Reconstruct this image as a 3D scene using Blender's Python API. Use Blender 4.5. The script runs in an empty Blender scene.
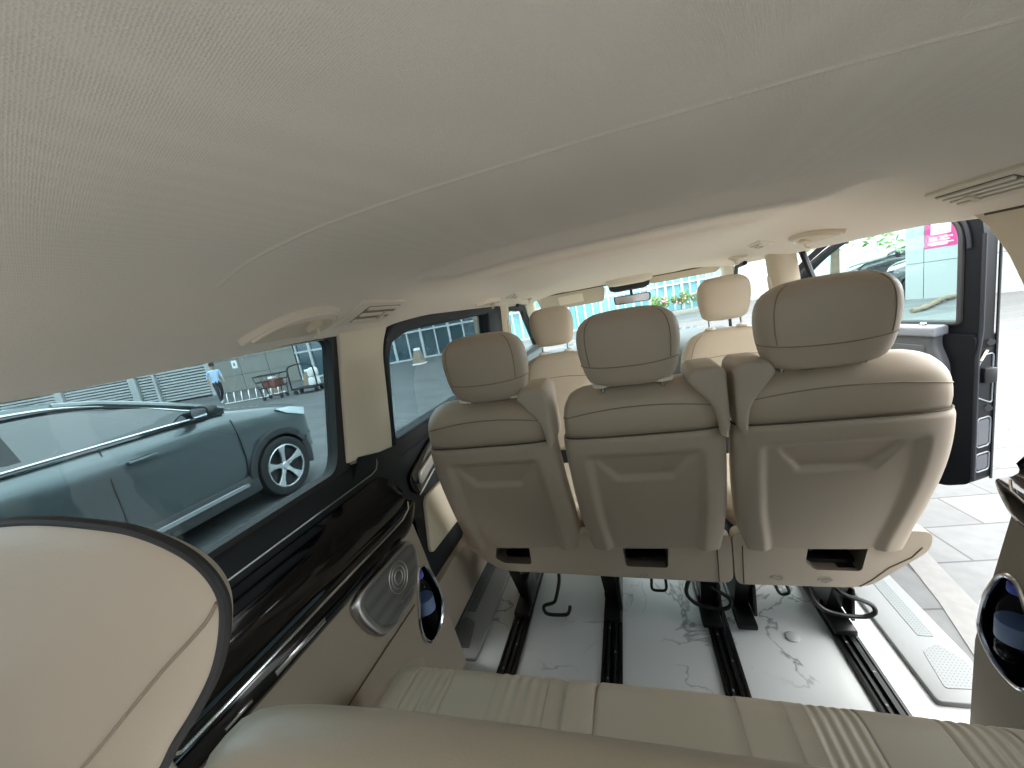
import bpy, bmesh, math, random
from math import sin, cos, pi, sqrt, radians, hypot
from mathutils import Vector as V, Matrix
random.seed(7)
SC = bpy.context.scene
COL = SC.collection
G = -0.45                      # pavement level, the cabin floor is z = 0

# ---------------------------------------------------------------- camera
cam = bpy.data.cameras.new('camera'); co = bpy.data.objects.new('camera', cam); COL.objects.link(co)
MR = [[0.9488791589, -0.1186650366, -0.2924841036], [0.2614892884, -0.2234544828, 0.9389842630], [-0.1767814861, -0.9674640578, -0.1810016657]]
co.matrix_world = Matrix([[MR[i][0], -MR[i][1], -MR[i][2], (0, 0, 1.2)[i]] for i in range(3)] + [[0, 0, 0, 1]])
cam.sensor_width = 36.0; cam.lens = 395.0 / 1024.0 * 36.0; cam.clip_start = 0.02; cam.clip_end = 400
SC.camera = co

# ---------------------------------------------------------------- materials
def mat(name, col, rough=0.5, metal=0.0, spec=0.5, bump=0.0, bscale=200.0, var=0.0, vscale=3.0, coat=0.0, sheen=0.0, btype='noise', emit=None):
    m = bpy.data.materials.new(name); m.use_nodes = True
    nt = m.node_tree; b = nt.nodes['Principled BSDF']
    b.inputs['Base Color'].default_value = (*col, 1); b.inputs['Roughness'].default_value = rough
    b.inputs['Metallic'].default_value = metal; b.inputs['Specular IOR Level'].default_value = spec
    b.inputs['Coat Weight'].default_value = coat; b.inputs['Coat Roughness'].default_value = 0.04
    b.inputs['Sheen Weight'].default_value = sheen
    tc = nt.nodes.new('ShaderNodeTexCoord')
    if var:
        n = nt.nodes.new('ShaderNodeTexNoise'); n.inputs['Scale'].default_value = vscale; n.inputs['Detail'].default_value = 5
        nt.links.new(tc.outputs['Object'], n.inputs['Vector'])
        r = nt.nodes.new('ShaderNodeMix'); r.data_type = 'RGBA'
        r.inputs[6].default_value = (*[max(0, c * (1 - var)) for c in col], 1); r.inputs[7].default_value = (*[min(1, c * (1 + var)) for c in col], 1)
        nt.links.new(n.outputs['Fac'], r.inputs[0]); nt.links.new(r.outputs[2], b.inputs['Base Color'])
    if bump:
        if btype == 'noise':
            t = nt.nodes.new('ShaderNodeTexNoise'); t.inputs['Detail'].default_value = 3
        else:
            t = nt.nodes.new('ShaderNodeTexVoronoi')
        t.inputs['Scale'].default_value = bscale
        nt.links.new(tc.outputs['Object'], t.inputs['Vector'])
        bp = nt.nodes.new('ShaderNodeBump'); bp.inputs['Strength'].default_value = bump; bp.inputs['Distance'].default_value = 0.002
        nt.links.new(t.outputs[0], bp.inputs['Height']); nt.links.new(bp.outputs[0], b.inputs['Normal'])
    if emit:
        b.inputs['Emission Color'].default_value = (*emit[:3], 1); b.inputs['Emission Strength'].default_value = emit[3]
    return m

def glass(name, tint, rough=0.0, ior=1.45):
    m = bpy.data.materials.new(name); m.use_nodes = True; nt = m.node_tree
    nt.nodes.remove(nt.nodes['Principled BSDF']); out = nt.nodes['Material Output']
    t = nt.nodes.new('ShaderNodeBsdfTransparent'); t.inputs[0].default_value = (*tint, 1)
    g = nt.nodes.new('ShaderNodeBsdfGlossy'); g.inputs['Roughness'].default_value = rough
    lw = nt.nodes.new('ShaderNodeLayerWeight'); lw.inputs[0].default_value = .5
    pw = nt.nodes.new('ShaderNodeMath'); pw.operation = 'POWER'; pw.inputs[1].default_value = 5; nt.links.new(lw.outputs['Facing'], pw.inputs[0])
    f = nt.nodes.new('ShaderNodeMath'); f.operation = 'MULTIPLY_ADD'; f.inputs[1].default_value = .47; f.inputs[2].default_value = .02; nt.links.new(pw.outputs[0], f.inputs[0])
    x = nt.nodes.new('ShaderNodeMixShader')
    nt.links.new(f.outputs[0], x.inputs[0]); nt.links.new(t.outputs[0], x.inputs[1]); nt.links.new(g.outputs[0], x.inputs[2])
    nt.links.new(x.outputs[0], out.inputs[0]); return m

M = {}
M['leather'] = mat('beige_leather', (0.45, 0.375, 0.290), 0.42, bump=0.12, bscale=420, var=0.03, vscale=4)
M['leather_f'] = mat('front_beige_leather', (0.55, 0.46, 0.345), 0.42, bump=0.12, bscale=420, var=0.03)
M['plastic'] = mat('beige_plastic', (0.44, 0.37, 0.292), 0.5, bump=0.1, bscale=700, var=0.02)
M['base'] = mat('light_beige_plastic', (0.48, 0.41, 0.325), 0.5, bump=0.1, bscale=700)
M['seam'] = mat('dark_seam', (0.10, 0.075, 0.05), 0.7)
M['seam_l'] = mat('stitch_thread', (0.26, 0.20, 0.14), 0.7)
M['pillar'] = mat('cream_pillar_trim', (0.70, 0.61, 0.47), 0.55, bump=0.08, bscale=500)
M['vent'] = mat('cream_plastic', (0.80, 0.72, 0.60), 0.45)
M['ventdark'] = mat('vent_slot', (0.10, 0.085, 0.065), 0.6)  # slot shade as a plate colour
M['black'] = mat('satin_black_plastic', (0.012, 0.013, 0.015), 0.42)
M['rubber'] = mat('black_rubber', (0.015, 0.015, 0.016), 0.65)
M['darktrim'] = mat('dark_leather_trim', (0.010, 0.013, 0.016), 0.45, spec=.3, bump=0.1, bscale=400)
M['piano'] = mat('gloss_black_lacquer', (0.003, 0.003, 0.004), 0.10, spec=.35, coat=.35)
M['chrome'] = mat('chrome', (0.75, 0.76, 0.78), 0.14, 1.0)
M['silver'] = mat('satin_silver', (0.58, 0.57, 0.56), 0.28, 1.0)
M['metal'] = mat('black_steel', (0.012, 0.012, 0.013), 0.35, 0.4)
M['grey'] = mat('grey_door_plastic', (0.055, 0.060, 0.068), 0.5)
M['dgrey'] = mat('dark_grey_plastic', (0.012, 0.014, 0.019), 0.5, spec=.3)
M['blackpaint'] = mat('black_car_paint', (0.008, 0.009, 0.012), 0.12, coat=1.0)
M['dashb'] = mat('dashboard_plastic', (0.05, 0.055, 0.06), 0.6)
M['visor'] = mat('visor_fabric', (0.58, 0.50, 0.40), 0.7)
M['carpet'] = mat('beige_cloth_panel', (0.37, 0.31, 0.245), 0.75, bump=0.3, bscale=350)
M['glass_tint'] = glass('privacy_glass', (0.43, 0.515, 0.54))
M['glass_front'] = glass('front_glass', (0.90, 0.985, 0.99))
M['glass_clear'] = glass('door_glass', (0.80, 0.93, 0.93))
M['white'] = mat('white_paint', (0.78, 0.78, 0.77), 0.5)
M['bluecap'] = mat('blue_cap', (0.09, 0.13, 0.62), 0.4)
M['bottle'] = glass('bottle_plastic', (0.72, 0.78, 0.90))

def headliner():
    m = mat('woven_headliner', (0.86, 0.775, 0.675), 0.85); nt = m.node_tree; b = nt.nodes['Principled BSDF']
    tc = nt.nodes.new('ShaderNodeTexCoord')
    mp = nt.nodes.new('ShaderNodeMapping'); mp.inputs['Rotation'].default_value = (0, 0, 0.35)
    nt.links.new(tc.outputs['Object'], mp.inputs['Vector'])
    v = nt.nodes.new('ShaderNodeTexVoronoi'); v.inputs['Scale'].default_value = 520; v.inputs['Randomness'].default_value = 0.35
    nt.links.new(mp.outputs[0], v.inputs['Vector'])
    bp = nt.nodes.new('ShaderNodeBump'); bp.inputs['Strength'].default_value = 0.5; bp.inputs['Distance'].default_value = 0.001
    nt.links.new(v.outputs[0], bp.inputs['Height']); nt.links.new(bp.outputs[0], b.inputs['Normal'])
    # small scuff marks with a shape of their own
    n = nt.nodes.new('ShaderNodeTexNoise'); n.inputs['Scale'].default_value = 9; n.inputs['Detail'].default_value = 8; n.inputs['Roughness'].default_value = 0.65
    nt.links.new(tc.outputs['Object'], n.inputs['Vector'])
    r = nt.nodes.new('ShaderNodeMapRange'); r.inputs[1].default_value = 0.68; r.inputs[2].default_value = 0.78
    nt.links.new(n.outputs['Fac'], r.inputs[0])
    w = nt.nodes.new('ShaderNodeMix'); w.data_type = 'RGBA'; w.inputs[6].default_value = (0.86, 0.775, 0.675, 1); w.inputs[7].default_value = (0.70, 0.61, 0.51, 1)
    k = nt.nodes.new('ShaderNodeMix'); k.data_type = 'RGBA'; k.inputs[7].default_value = (0.66, 0.58, 0.49, 1)
    nt.links.new(r.outputs[0], w.inputs[0]); nt.links.new(w.outputs[2], k.inputs[6])
    d = nt.nodes.new('ShaderNodeMapRange'); d.inputs[1].default_value = 0.10; d.inputs[2].default_value = 0.55; d.inputs[3].default_value = 0.35; d.inputs[4].default_value = 0.0
    nt.links.new(v.outputs[0], d.inputs[0]); nt.links.new(d.outputs[0], k.inputs[0])
    nt.links.new(k.outputs[2], b.inputs['Base Color'])
    return m
M['headliner'] = headliner()

def marble():
    m = mat('white_marble_vinyl', (0.50, 0.515, 0.52), 0.3); nt = m.node_tree; b = nt.nodes['Principled BSDF']
    tc = nt.nodes.new('ShaderNodeTexCoord')
    n = nt.nodes.new('ShaderNodeTexNoise'); n.inputs['Scale'].default_value = 2.6; n.inputs['Detail'].default_value = 7; n.inputs['Distortion'].default_value = 1.6
    nt.links.new(tc.outputs['Object'], n.inputs['Vector'])
    cr = nt.nodes.new('ShaderNodeValToRGB'); e = cr.color_ramp.elements
    e[0].position = 0.475; e[0].color = (0.49, 0.51, 0.515, 1); e[1].position = 0.51; e[1].color = (0.49, 0.51, 0.515, 1)
    x = cr.color_ramp.elements.new(0.492); x.color = (0.17, 0.175, 0.18, 1)
    nt.links.new(n.outputs['Fac'], cr.inputs[0])
    n2 = nt.nodes.new('ShaderNodeTexNoise'); n2.inputs['Scale'].default_value = 3.1
    nt.links.new(tc.outputs['Object'], n2.inputs['Vector'])
    r = nt.nodes.new('ShaderNodeMapRange'); r.inputs[1].default_value = 0.44; r.inputs[2].default_value = 0.60
    nt.links.new(n2.outputs['Fac'], r.inputs[0])
    k = nt.nodes.new('ShaderNodeMix'); k.data_type = 'RGBA'; k.inputs[6].default_value = (0.49, 0.51, 0.515, 1)
    nt.links.new(r.outputs[0], k.inputs[0]); nt.links.new(cr.outputs[0], k.inputs[7]); nt.links.new(k.outputs[2], b.inputs['Base Color'])
    return m
M['marble'] = marble()

def pavers():
    m = mat('stone_pavers', (0.4, 0.4, 0.4), 0.6); nt = m.node_tree; b = nt.nodes['Principled BSDF']
    tc = nt.nodes.new('ShaderNodeTexCoord'); mp = nt.nodes.new('ShaderNodeMapping'); mp.inputs['Rotation'].default_value = (0, 0, -0.12)
    nt.links.new(tc.outputs['Object'], mp.inputs['Vector'])
    br = nt.nodes.new('ShaderNodeTexBrick'); br.inputs['Scale'].default_value = 1.0
    br.inputs['Brick Width'].default_value = 0.6; br.inputs['Row Height'].default_value = 0.3; br.inputs['Mortar Size'].default_value = 0.006
    br.inputs['Color1'].default_value = (0.122, 0.127, 0.130, 1); br.inputs['Color2'].default_value = (0.088, 0.093, 0.096, 1); br.inputs['Mortar'].default_value = (0.045, 0.045, 0.047, 1)
    nt.links.new(mp.outputs[0], br.inputs['Vector'])
    n = nt.nodes.new('ShaderNodeTexNoise'); n.inputs['Scale'].default_value = 14; n.inputs['Detail'].default_value = 8
    nt.links.new(tc.outputs['Object'], n.inputs['Vector'])
    mr = nt.nodes.new('ShaderNodeMapRange'); mr.inputs[3].default_value = 0.72; mr.inputs[4].default_value = 1.25
    nt.links.new(n.outputs['Fac'], mr.inputs[0])
    x = nt.nodes.new('ShaderNodeVectorMath'); x.operation = 'SCALE'
    nt.links.new(br.outputs['Color'], x.inputs[0]); nt.links.new(mr.outputs[0], x.inputs['Scale']); nt.links.new(x.outputs[0], b.inputs['Base Color'])
    return m
M['pavers'] = pavers()

# ---------------------------------------------------------------- mesh helpers
class MB:
    """collects polygons (each with a material slot) for ONE object"""
    def __init__(s): s.v = []; s.f = []; s.mi = []
    def add(s, vs, fs, mi=0):
        o = len(s.v); s.v += [tuple(p) for p in vs]
        for f in fs: s.f.append(tuple(i + o for i in f)); s.mi.append(mi)
        return s
    def box(s, c, d, mi=0, r=0.0, R=None, seg=2):
        bm = bmesh.new(); bmesh.ops.create_cube(bm, size=1)
        for v in bm.verts: v.co = V((v.co.x * d[0], v.co.y * d[1], v.co.z * d[2]))
        if r > 0: bmesh.ops.bevel(bm, geom=bm.edges[:], offset=min(r, min(d) * .49), segments=seg, affect='EDGES', profile=.5)
        if R is not None: bmesh.ops.transform(bm, matrix=R.to_4x4(), verts=bm.verts)
        bmesh.ops.translate(bm, vec=V(c), verts=bm.verts)
        return s.bm(bm, mi)
    def bm(s, bm, mi=0):
        bm.verts.index_update(); s.add([v.co[:] for v in bm.verts], [[v.index for v in f.verts] for f in bm.faces], mi); bm.free(); return s
    def loft(s, rings, mi=0, caps=True, closed=True):
        n = len(rings[0]); vs = [p for r in rings for p in r]; fs = []
        for k in range(len(rings) - 1):
            for i in range(n if closed else n - 1):
                j = (i + 1) % n; fs.append((k * n + i, k * n + j, (k + 1) * n + j, (k + 1) * n + i))
        if caps and closed:
            fs.append(tuple(range(n - 1, -1, -1))); b = (len(rings) - 1) * n; fs.append(tuple(b + i for i in range(n)))
        return s.add(vs, fs, mi)
    def tube(s, pts, r, mi=0, n=8, closed=False):
        pts = [V(p) for p in pts]; N = len(pts); rings = []
        up = None
        for i, p in enumerate(pts):
            a = pts[(i - 1) % N] if (closed or i > 0) else p; b = pts[(i + 1) % N] if (closed or i < N - 1) else p
            t = (b - a).normalized() if (b - a).length > 1e-9 else V((0, 0, 1))
            if up is None: up = V((0, 0, 1)) if abs(t.z) < .9 else V((1, 0, 0))
            u = (up - t * up.dot(t)); u = u.normalized() if u.length > 1e-6 else t.orthogonal().normalized(); up = u; w = t.cross(u)
            rr = r[i] if isinstance(r, (list, tuple)) else r
            rings.append([p + (u * cos(2 * pi * k / n) + w * sin(2 * pi * k / n)) * rr for k in range(n)])
        if closed: rings.append(rings[0])
        return s.loft(rings, mi, caps=not closed)
    def prism(s, poly, fn, d0, d1, mi=0, holes=(), bevel=0.0):
        """poly in 2D (a,b) -> fn(a,b,d); extruded from d0 to d1, holes cut through"""
        bm = bmesh.new(); es = []
        for lp in [poly] + list(holes):
            vs = [bm.verts.new((a, b, 0)) for a, b in lp]
            es += [bm.edges.new((vs[i], vs[(i + 1) % len(vs)])) for i in range(len(vs))]
        bmesh.ops.triangle_fill(bm, edges=es, use_beauty=True, use_dissolve=False)
        bmesh.ops.recalc_face_normals(bm, faces=bm.faces)
        r = bmesh.ops.extrude_face_region(bm, geom=bm.faces[:])
        for g in r['geom']:
            if isinstance(g, bmesh.types.BMVert): g.co.z = 1
        if bevel: 
            for v in bm.verts: v.co.z *= (d1 - d0)
            top = [e for e in bm.edges if all(abs(v.co.z - (d1 - d0)) < 1e-7 for v in e.verts) and len(e.link_faces) == 2 and any(abs(f.normal.z) < .5 for f in e.link_faces)]
            bm.normal_update(); top = [e for e in bm.edges if all(abs(v.co.z - (d1 - d0)) < 1e-7 for v in e.verts) and len(e.link_faces) == 2 and any(abs(f.normal.z) < .5 for f in e.link_faces)]
            bmesh.ops.bevel(bm, geom=top, offset=bevel, segments=3, affect='EDGES', profile=.5)
            for v in bm.verts: v.co = V(fn(v.co.x, v.co.y, d0 + v.co.z))
        else:
            for v in bm.verts: v.co = V(fn(v.co.x, v.co.y, d0 + v.co.z * (d1 - d0)))
        return s.bm(bm, mi)
    def grid(s, nu, nv, fn, mi=0):
        vs = [fn(i / nu, j / nv) for j in range(nv + 1) for i in range(nu + 1)]
        fs = [(j * (nu + 1) + i, j * (nu + 1) + i + 1, (j + 1) * (nu + 1) + i + 1, (j + 1) * (nu + 1) + i) for j in range(nv) for i in range(nu)]
        return s.add(vs, fs, mi)
    def lathe(s, prof, c, n=24, mi=0, axis='z', caps=True):
        rings = []
        for r, z in prof:
            ring = []
            for k in range(n):
                a = 2 * pi * k / n; p = (r * cos(a), r * sin(a), z)
                if axis == 'x': p = (z, p[0], p[1])
                if axis == 'y': p = (p[0], z, p[1])
                ring.append((c[0] + p[0], c[1] + p[1], c[2] + p[2]))
            rings.append(ring)
        return s.loft(rings, mi, caps=caps)

def wloc(o):
    p = V((0, 0, 0))
    while o is not None: p += o.location; o = o.parent
    return p
def put(name, mb, mats, parent=None, smooth=40, origin=None):
    if not isinstance(mats, (list, tuple)): mats = [mats]
    me = bpy.data.meshes.new(name)
    if parent is None:
        if origin is None:
            xs = [p[0] for p in mb.v]; ys = [p[1] for p in mb.v]; zs = [p[2] for p in mb.v]
            origin = ((min(xs) + max(xs)) / 2, (min(ys) + max(ys)) / 2, min(zs))
        off = V(origin)
    else: off = wloc(parent)
    me.from_pydata([(p[0] - off.x, p[1] - off.y, p[2] - off.z) for p in mb.v], [], mb.f)
    for m in mats: me.materials.append(M[m] if isinstance(m, str) else m)
    for p, k in zip(me.polygons, mb.mi): p.material_index = k
    me.validate(); 
    bm = bmesh.new(); bm.from_mesh(me); bmesh.ops.remove_doubles(bm, verts=bm.verts, dist=1e-6); bmesh.ops.recalc_face_normals(bm, faces=bm.faces)
    if smooth:
        for f in bm.faces: f.smooth = True
        for e in bm.edges:
            if len(e.link_faces) == 2: e.smooth = e.calc_face_angle(0) < radians(smooth)
    bm.to_mesh(me); bm.free()
    o = bpy.data.objects.new(name, me); COL.objects.link(o)
    if parent is None: o.location = off
    else: o.parent = parent
    return o
def tag(o, label, cat, group=None, kind=None):
    if label: o['label'] = label
    if cat: o['category'] = cat
    if group: o['group'] = group
    if kind: o['kind'] = kind
    return o
def struct(o, label=None):
    o['kind'] = 'structure'
    if label: o['label'] = label
    return o
def thing(name, loc, label, cat, group=None):
    o = bpy.data.objects.new(name, None); COL.objects.link(o); o.location = loc; o.empty_display_size = .05
    return tag(o, label, cat, group)
def copy_tree(o, parent=None):
    c = o.copy(); COL.objects.link(c); c.parent = parent
    for ch in list(o.children): copy_tree(ch, c)
    return c
def smoothstep(a, b, x):
    t = max(0.0, min(1.0, (x - a) / (b - a))); return t * t * (3 - 2 * t)
def interp(tb, x):
    if x <= tb[0][0]: return tb[0][1]
    for (a, p), (b, q) in zip(tb, tb[1:]):
        if x <= b: return p + (q - p) * (x - a) / (b - a)
    return tb[-1][1]
def sinterp(tb, x):
    """smooth (monotone cubic-ish) interpolation"""
    if x <= tb[0][0]: return tb[0][1]
    if x >= tb[-1][0]: return tb[-1][1]
    for i in range(len(tb) - 1):
        if x <= tb[i + 1][0]: break
    x0, y0 = tb[i]; x1, y1 = tb[i + 1]; h = x1 - x0
    def sl(k):
        if k == 0 or k == len(tb) - 1: return None
        return (tb[k + 1][1] - tb[k - 1][1]) / (tb[k + 1][0] - tb[k - 1][0])
    d = (y1 - y0) / h; m0 = sl(i); m1 = sl(i + 1); m0 = d if m0 is None else m0; m1 = d if m1 is None else m1
    t = (x - x0) / h
    return (2 * t**3 - 3 * t**2 + 1) * y0 + (t**3 - 2 * t**2 + t) * h * m0 + (-2 * t**3 + 3 * t**2) * y1 + (t**3 - t**2) * h * m1
def sup(a, b, n, N=64, dense=600, half=None):
    """superellipse outline resampled by arc length; half='rear' -> open arc on the negative-b side"""
    P = []
    rng = range(dense + 1)
    for k in rng:
        t = (pi + pi * k / dense) if half else 2 * pi * k / dense
        c, s_ = cos(t), sin(t)
        P.append((a * math.copysign(abs(c) ** (2 / n), c), b * math.copysign(abs(s_) ** (2 / n), s_)))
    return resample(P, N, closed=not half)
def resample(P, N, closed=True):
    L = [0]
    for p, q in zip(P, P[1:]): L.append(L[-1] + hypot(q[0] - p[0], q[1] - p[1]))
    T = L[-1]; out = []; k = 0; cnt = N if closed else N + 1
    for i in range(cnt):
        t = T * i / N
        while k < len(L) - 2 and L[k + 1] < t: k += 1
        u = (t - L[k]) / max(1e-12, L[k + 1] - L[k]); out.append((P[k][0] + (P[k + 1][0] - P[k][0]) * u, P[k][1] + (P[k + 1][1] - P[k][1]) * u))
    return out
def rrect(x0, x1, y0, y1, r, seg=5):
    P = []
    for cx, cy, a in ((x1 - r, y1 - r, 0), (x0 + r, y1 - r, 90), (x0 + r, y0 + r, 180), (x1 - r, y0 + r, 270)):
        for k in range(seg + 1):
            t = radians(a + 90 * k / seg); P.append((cx + r * cos(t), cy + r * sin(t)))
    return P
def roundpoly(P, r, seg=5):
    """round every corner of a polygon; r number or list"""
    out = []; n = len(P)
    for i in range(n):
        p = V(P[i]).to_2d() if False else V((P[i][0], P[i][1])); a = V((P[i - 1][0], P[i - 1][1])); b = V((P[(i + 1) % n][0], P[(i + 1) % n][1]))
        rr = r[i] if isinstance(r, (list, tuple)) else r
        da = (a - p); db = (b - p); k = min(rr, da.length * .49, db.length * .49)
        s = p + da.normalized() * k; e = p + db.normalized() * k
        for j in range(seg + 1):
            t = j / seg; q = s * (1 - t)**2 + p * 2 * t * (1 - t) + e * t * t; out.append((q.x, q.y))
    return out
def catmull(P, seg=6, closed=False):
    P = [V(p) for p in P]; n = len(P); out = []
    rng = range(n if closed else n - 1)
    for i in rng:
        g = (lambda k: P[k % n]) if closed else (lambda k: P[max(0, min(n - 1, k))])
        a, b, c, d = g(i - 1), g(i), g(i + 1), g(i + 2)
        for j in range(seg):
            t = j / seg
            out.append(0.5 * ((2 * b) + (c - a) * t + (2 * a - 5 * b + 4 * c - d) * t * t + (3 * b - a - 3 * c + d) * t**3))
    if not closed: out.append(P[-1])
    return out
M['ledgegrey'] = mat('pale_grey_ledge', (.15, .165, .19), .45)
M['edgegrey'] = mat('grey_metal_edge', (.16, .18, .20), .35)
M['edgeblue'] = mat('blue_black_panel', (.03, .035, .05), .25, coat=.6)
M['goldmetal'] = mat('brass_screw', (.55, .52, .38), .35, .8)
M['roadpaint'] = mat('road_paint', (.165, .165, .163), .7, bump=.3, bscale=30, var=.25, vscale=18)
M['stone'] = mat('stone_cladding', (.21, .205, .185), .7, var=.15, vscale=1.5)
M['stonedark'] = mat('dark_joint', (.07, .07, .07), .8)
M['louvre'] = mat('pale_louvre', (.36, .375, .37), .5)
M['mullion'] = mat('white_mullion', (.46, .49, .495), .4)
M['facade_glass'] = mat('facade_glass', (.15, .36, .42), .08, spec=1.0, var=.4, vscale=.7)  # sky glare seen through the windscreen is put into this colour
M['walltile'] = mat('pale_wall_tile', (.25, .27, .27), .4)
M['pink'] = mat('magenta_poster', (.36, .02, .13), .5)
M['palepink'] = mat('pale_pink_text', (.85, .70, .76), .6)
M['bark'] = mat('bark', (.16, .12, .085), .8, var=.4, vscale=8)
M['bollard'] = mat('brown_stone', (.22, .17, .125), .8)
M['redbrown'] = mat('red_brown_load', (.18, .07, .055), .7)
M['leaf'] = mat('fresh_green_leaf', (.11, .21, .035), .6, var=.4, vscale=2)
M['leafdark'] = mat('dark_green_leaf', (.05, .09, .04), .6)
M['pinkflower'] = mat('pink_blossom', (.80, .35, .42), .7)
M['doorblack'] = mat('black_door_steel', (.004, .005, .007), .45, spec=.12)
M['facade_glass_dark'] = mat('dark_facade_glass', (.035, .075, .095), .08, spec=.8, var=.4, vscale=.7)  # same glass without the painted glare, for the side window view
M['tailgate'] = mat('tailgate_lining', (.55, .50, .44), .7)
M['facade_grey'] = mat('grey_facade', (.20, .195, .19), .7)
M['capwhite'] = mat('pale_cap', (.42, .43, .43), .4)
WORLD = 5.8; SUN = 1.2; EXPO = 0.58
# ================================================================ CABIN SHELL
ZC = [(-.35, 1.335), (0, 1.36), (.48, 1.36), (1.02, 1.36), (1.5, 1.35), (2.0, 1.33), (2.5, 1.305), (2.95, 1.262)]
QX = [(0, 0), (.2, .012), (.35, .05), (.45, .12), (.52, .21), (.58, .35), (.64, .57), (.70, .78), (.76, 1.0)]
def ceil_z(x, y):
    a = abs(x); zc = sinterp(ZC, y)
    fade = 1 - smoothstep(.40, .56, a)
    zc += .020 * fade * math.exp(-((y - 1.006) / .011)**2)
    zc -= .034 * fade * smoothstep(1.018, 1.036, y) * (1 - .8 * smoothstep(1.06, 1.30, y))
    zc -= .014 * (1 - smoothstep(.34, .50, a)) * smoothstep(1.40, 1.43, y) * (1 - .8 * smoothstep(1.46, 1.8, y))
    zc -= .0016 * (1 - smoothstep(.54, .60, a)) * math.exp(-((y - .468) / .003)**2)
    edge = 1.200 + .012 * smoothstep(.3, .9, y) + .02 * smoothstep(1.1, 1.5, y)
    return edge + (zc - edge) * (1 - sinterp(QX, a))
def frange(a, b, n): return [a + (b - a) * i / n for i in range(n + 1)]
ys = sorted(set(frange(-.35, .44, 12) + frange(.445, .495, 20) + frange(.51, .93, 10) + frange(.94, 1.07, 40) + frange(1.09, 1.39, 8) + frange(1.395, 1.44, 10) + frange(1.48, 2.95, 24)))
xs = sorted(set(frange(-.76, -.3, 36) + frange(-.28, .28, 14) + frange(.3, .76, 36)))
rings = []
for y in ys:
    k = 1 - .16 * smoothstep(2.3, 2.95, y)
    r = [(x * k, y, ceil_z(x, y)) for x in xs]
    r += [(.80 * k, y, 1.225), (.87 * k, y, 1.23), (.84 * k, y, 1.36), (.6 * k, y, 1.42), (0, y, 1.44), (-.6 * k, y, 1.42), (-.84 * k, y, 1.36), (-.87 * k, y, 1.23), (-.80 * k, y, 1.225)]
    rings.append(r)
ceiling = put('ceiling', MB().loft(rings), 'headliner', smooth=50, origin=(0, 0, 1.36))
struct(ceiling, 'cream woven cloth headliner of the van with shallow ridges across it')

# floor with marble pattern vinyl
mb = MB().box((0, 1.575, -.03), (1.60, 3.95, .06), r=.004)
struct(put('floor', mb, 'marble'), 'white marble-pattern vinyl floor of the van cabin')
def side_in(s, x): return s * x

# sill plates with mesh inserts (both sides)
def perforated():
    m = mat('perforated_tread', (0.3, 0.3, 0.3), 0.4, .3); nt = m.node_tree; b = nt.nodes['Principled BSDF']
    tc = nt.nodes.new('ShaderNodeTexCoord'); v = nt.nodes.new('ShaderNodeTexVoronoi'); v.inputs['Scale'].default_value = 110; v.inputs['Randomness'].default_value = 0
    nt.links.new(tc.outputs['Object'], v.inputs['Vector'])
    r = nt.nodes.new('ShaderNodeMapRange'); r.inputs[1].default_value = .30; r.inputs[2].default_value = .36
    nt.links.new(v.outputs[0], r.inputs[0]); k = nt.nodes.new('ShaderNodeMix'); k.data_type = 'RGBA'
    k.inputs[6].default_value = (.025, .028, .032, 1); k.inputs[7].default_value = (.15, .16, .165, 1)
    nt.links.new(r.outputs[0], k.inputs[0]); nt.links.new(k.outputs[2], b.inputs['Base Color']); return m
M['perf'] = perforated()
M['plate'] = mat('pale_sill_plate', (.175, .185, .19), .4)
M['plate_l'] = mat('grey_sill_plate', (.22, .225, .23), .4)
for s, nm, pm in ((1, 'right', 'plate'), (-1, 'left', 'plate_l')):
    poly = roundpoly([(.655, 1.075), (.655, 2.25), (.795, 2.25), (.815, 1.22), (.79, 1.115), (.74, 1.075)], .012)
    mb = MB().prism(poly, lambda a, b, d: (s * a, b, d), 0.0, .014, bevel=.004)
    sp = put('sill_plate', mb, pm)
    tag(sp, 'pale sill plate with mesh treads in the open side doorway' if s > 0 else 'grey sill plate with mesh treads along the closed side door', 'sill plate')
    mb = MB()
    mb.prism(roundpoly([(.735, 1.29), (.735, 2.2), (.775, 2.2), (.775, 1.29)], .006), lambda a, b, d: (s * a, b, d), .0135, .0155)
    put('tread_mesh', mb, 'perf', sp)
    mb = MB()
    mb.prism(roundpoly([(.695, 1.115), (.715, 1.235), (.765, 1.262), (.80, 1.20), (.77, 1.12)], .01), lambda a, b, d: (s * a, b, d), .0135, .0155)
    put('tread_mesh', mb, 'perf', sp)

# floor rails
def make_rail():
    root = thing('floor_rail', (0, 0, 0), '', 'rail', 'seat rails sunk in the floor')
    sec = [(-.034, 0), (-.034, .008), (-.026, .009), (-.0245, .004), (-.016, .004), (-.014, .013), (-.0065, .013), (-.0055, -.004), (.0055, -.004), (.0065, .013), (.014, .013), (.016, .004), (.0245, .004), (.026, .009), (.034, .008), (.034, 0)]
    put('channel', MB().loft([[(x, y, z + .001) for x, z in sec] for y in (-.32, 2.9)]), 'metal', root, smooth=0)
    mb = MB()
    for k in range(16): mb.lathe([(.0001, .0135), (.0035, .0135), (.0035, .0150), (.0001, .0150)], (-.011 if k % 2 else .011, .35 + k * .1, 0), 10)
    put('bolt', mb, 'edgegrey', root)['kind'] = 'stuff'
    return root
r0 = make_rail()
for i, (x, lb) in enumerate(((-.53, 'black floor rail closest to the closed left side door'), (-.178, 'black floor rail second from the left wall, under the middle seat'), (.18, 'black floor rail meeting the gap between middle and right seatbacks'), (.545, 'black floor rail next to the open right doorway'))):
    r = r0 if i == 0 else copy_tree(r0); r.location = (x, 0, 0); r['label'] = lb
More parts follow.
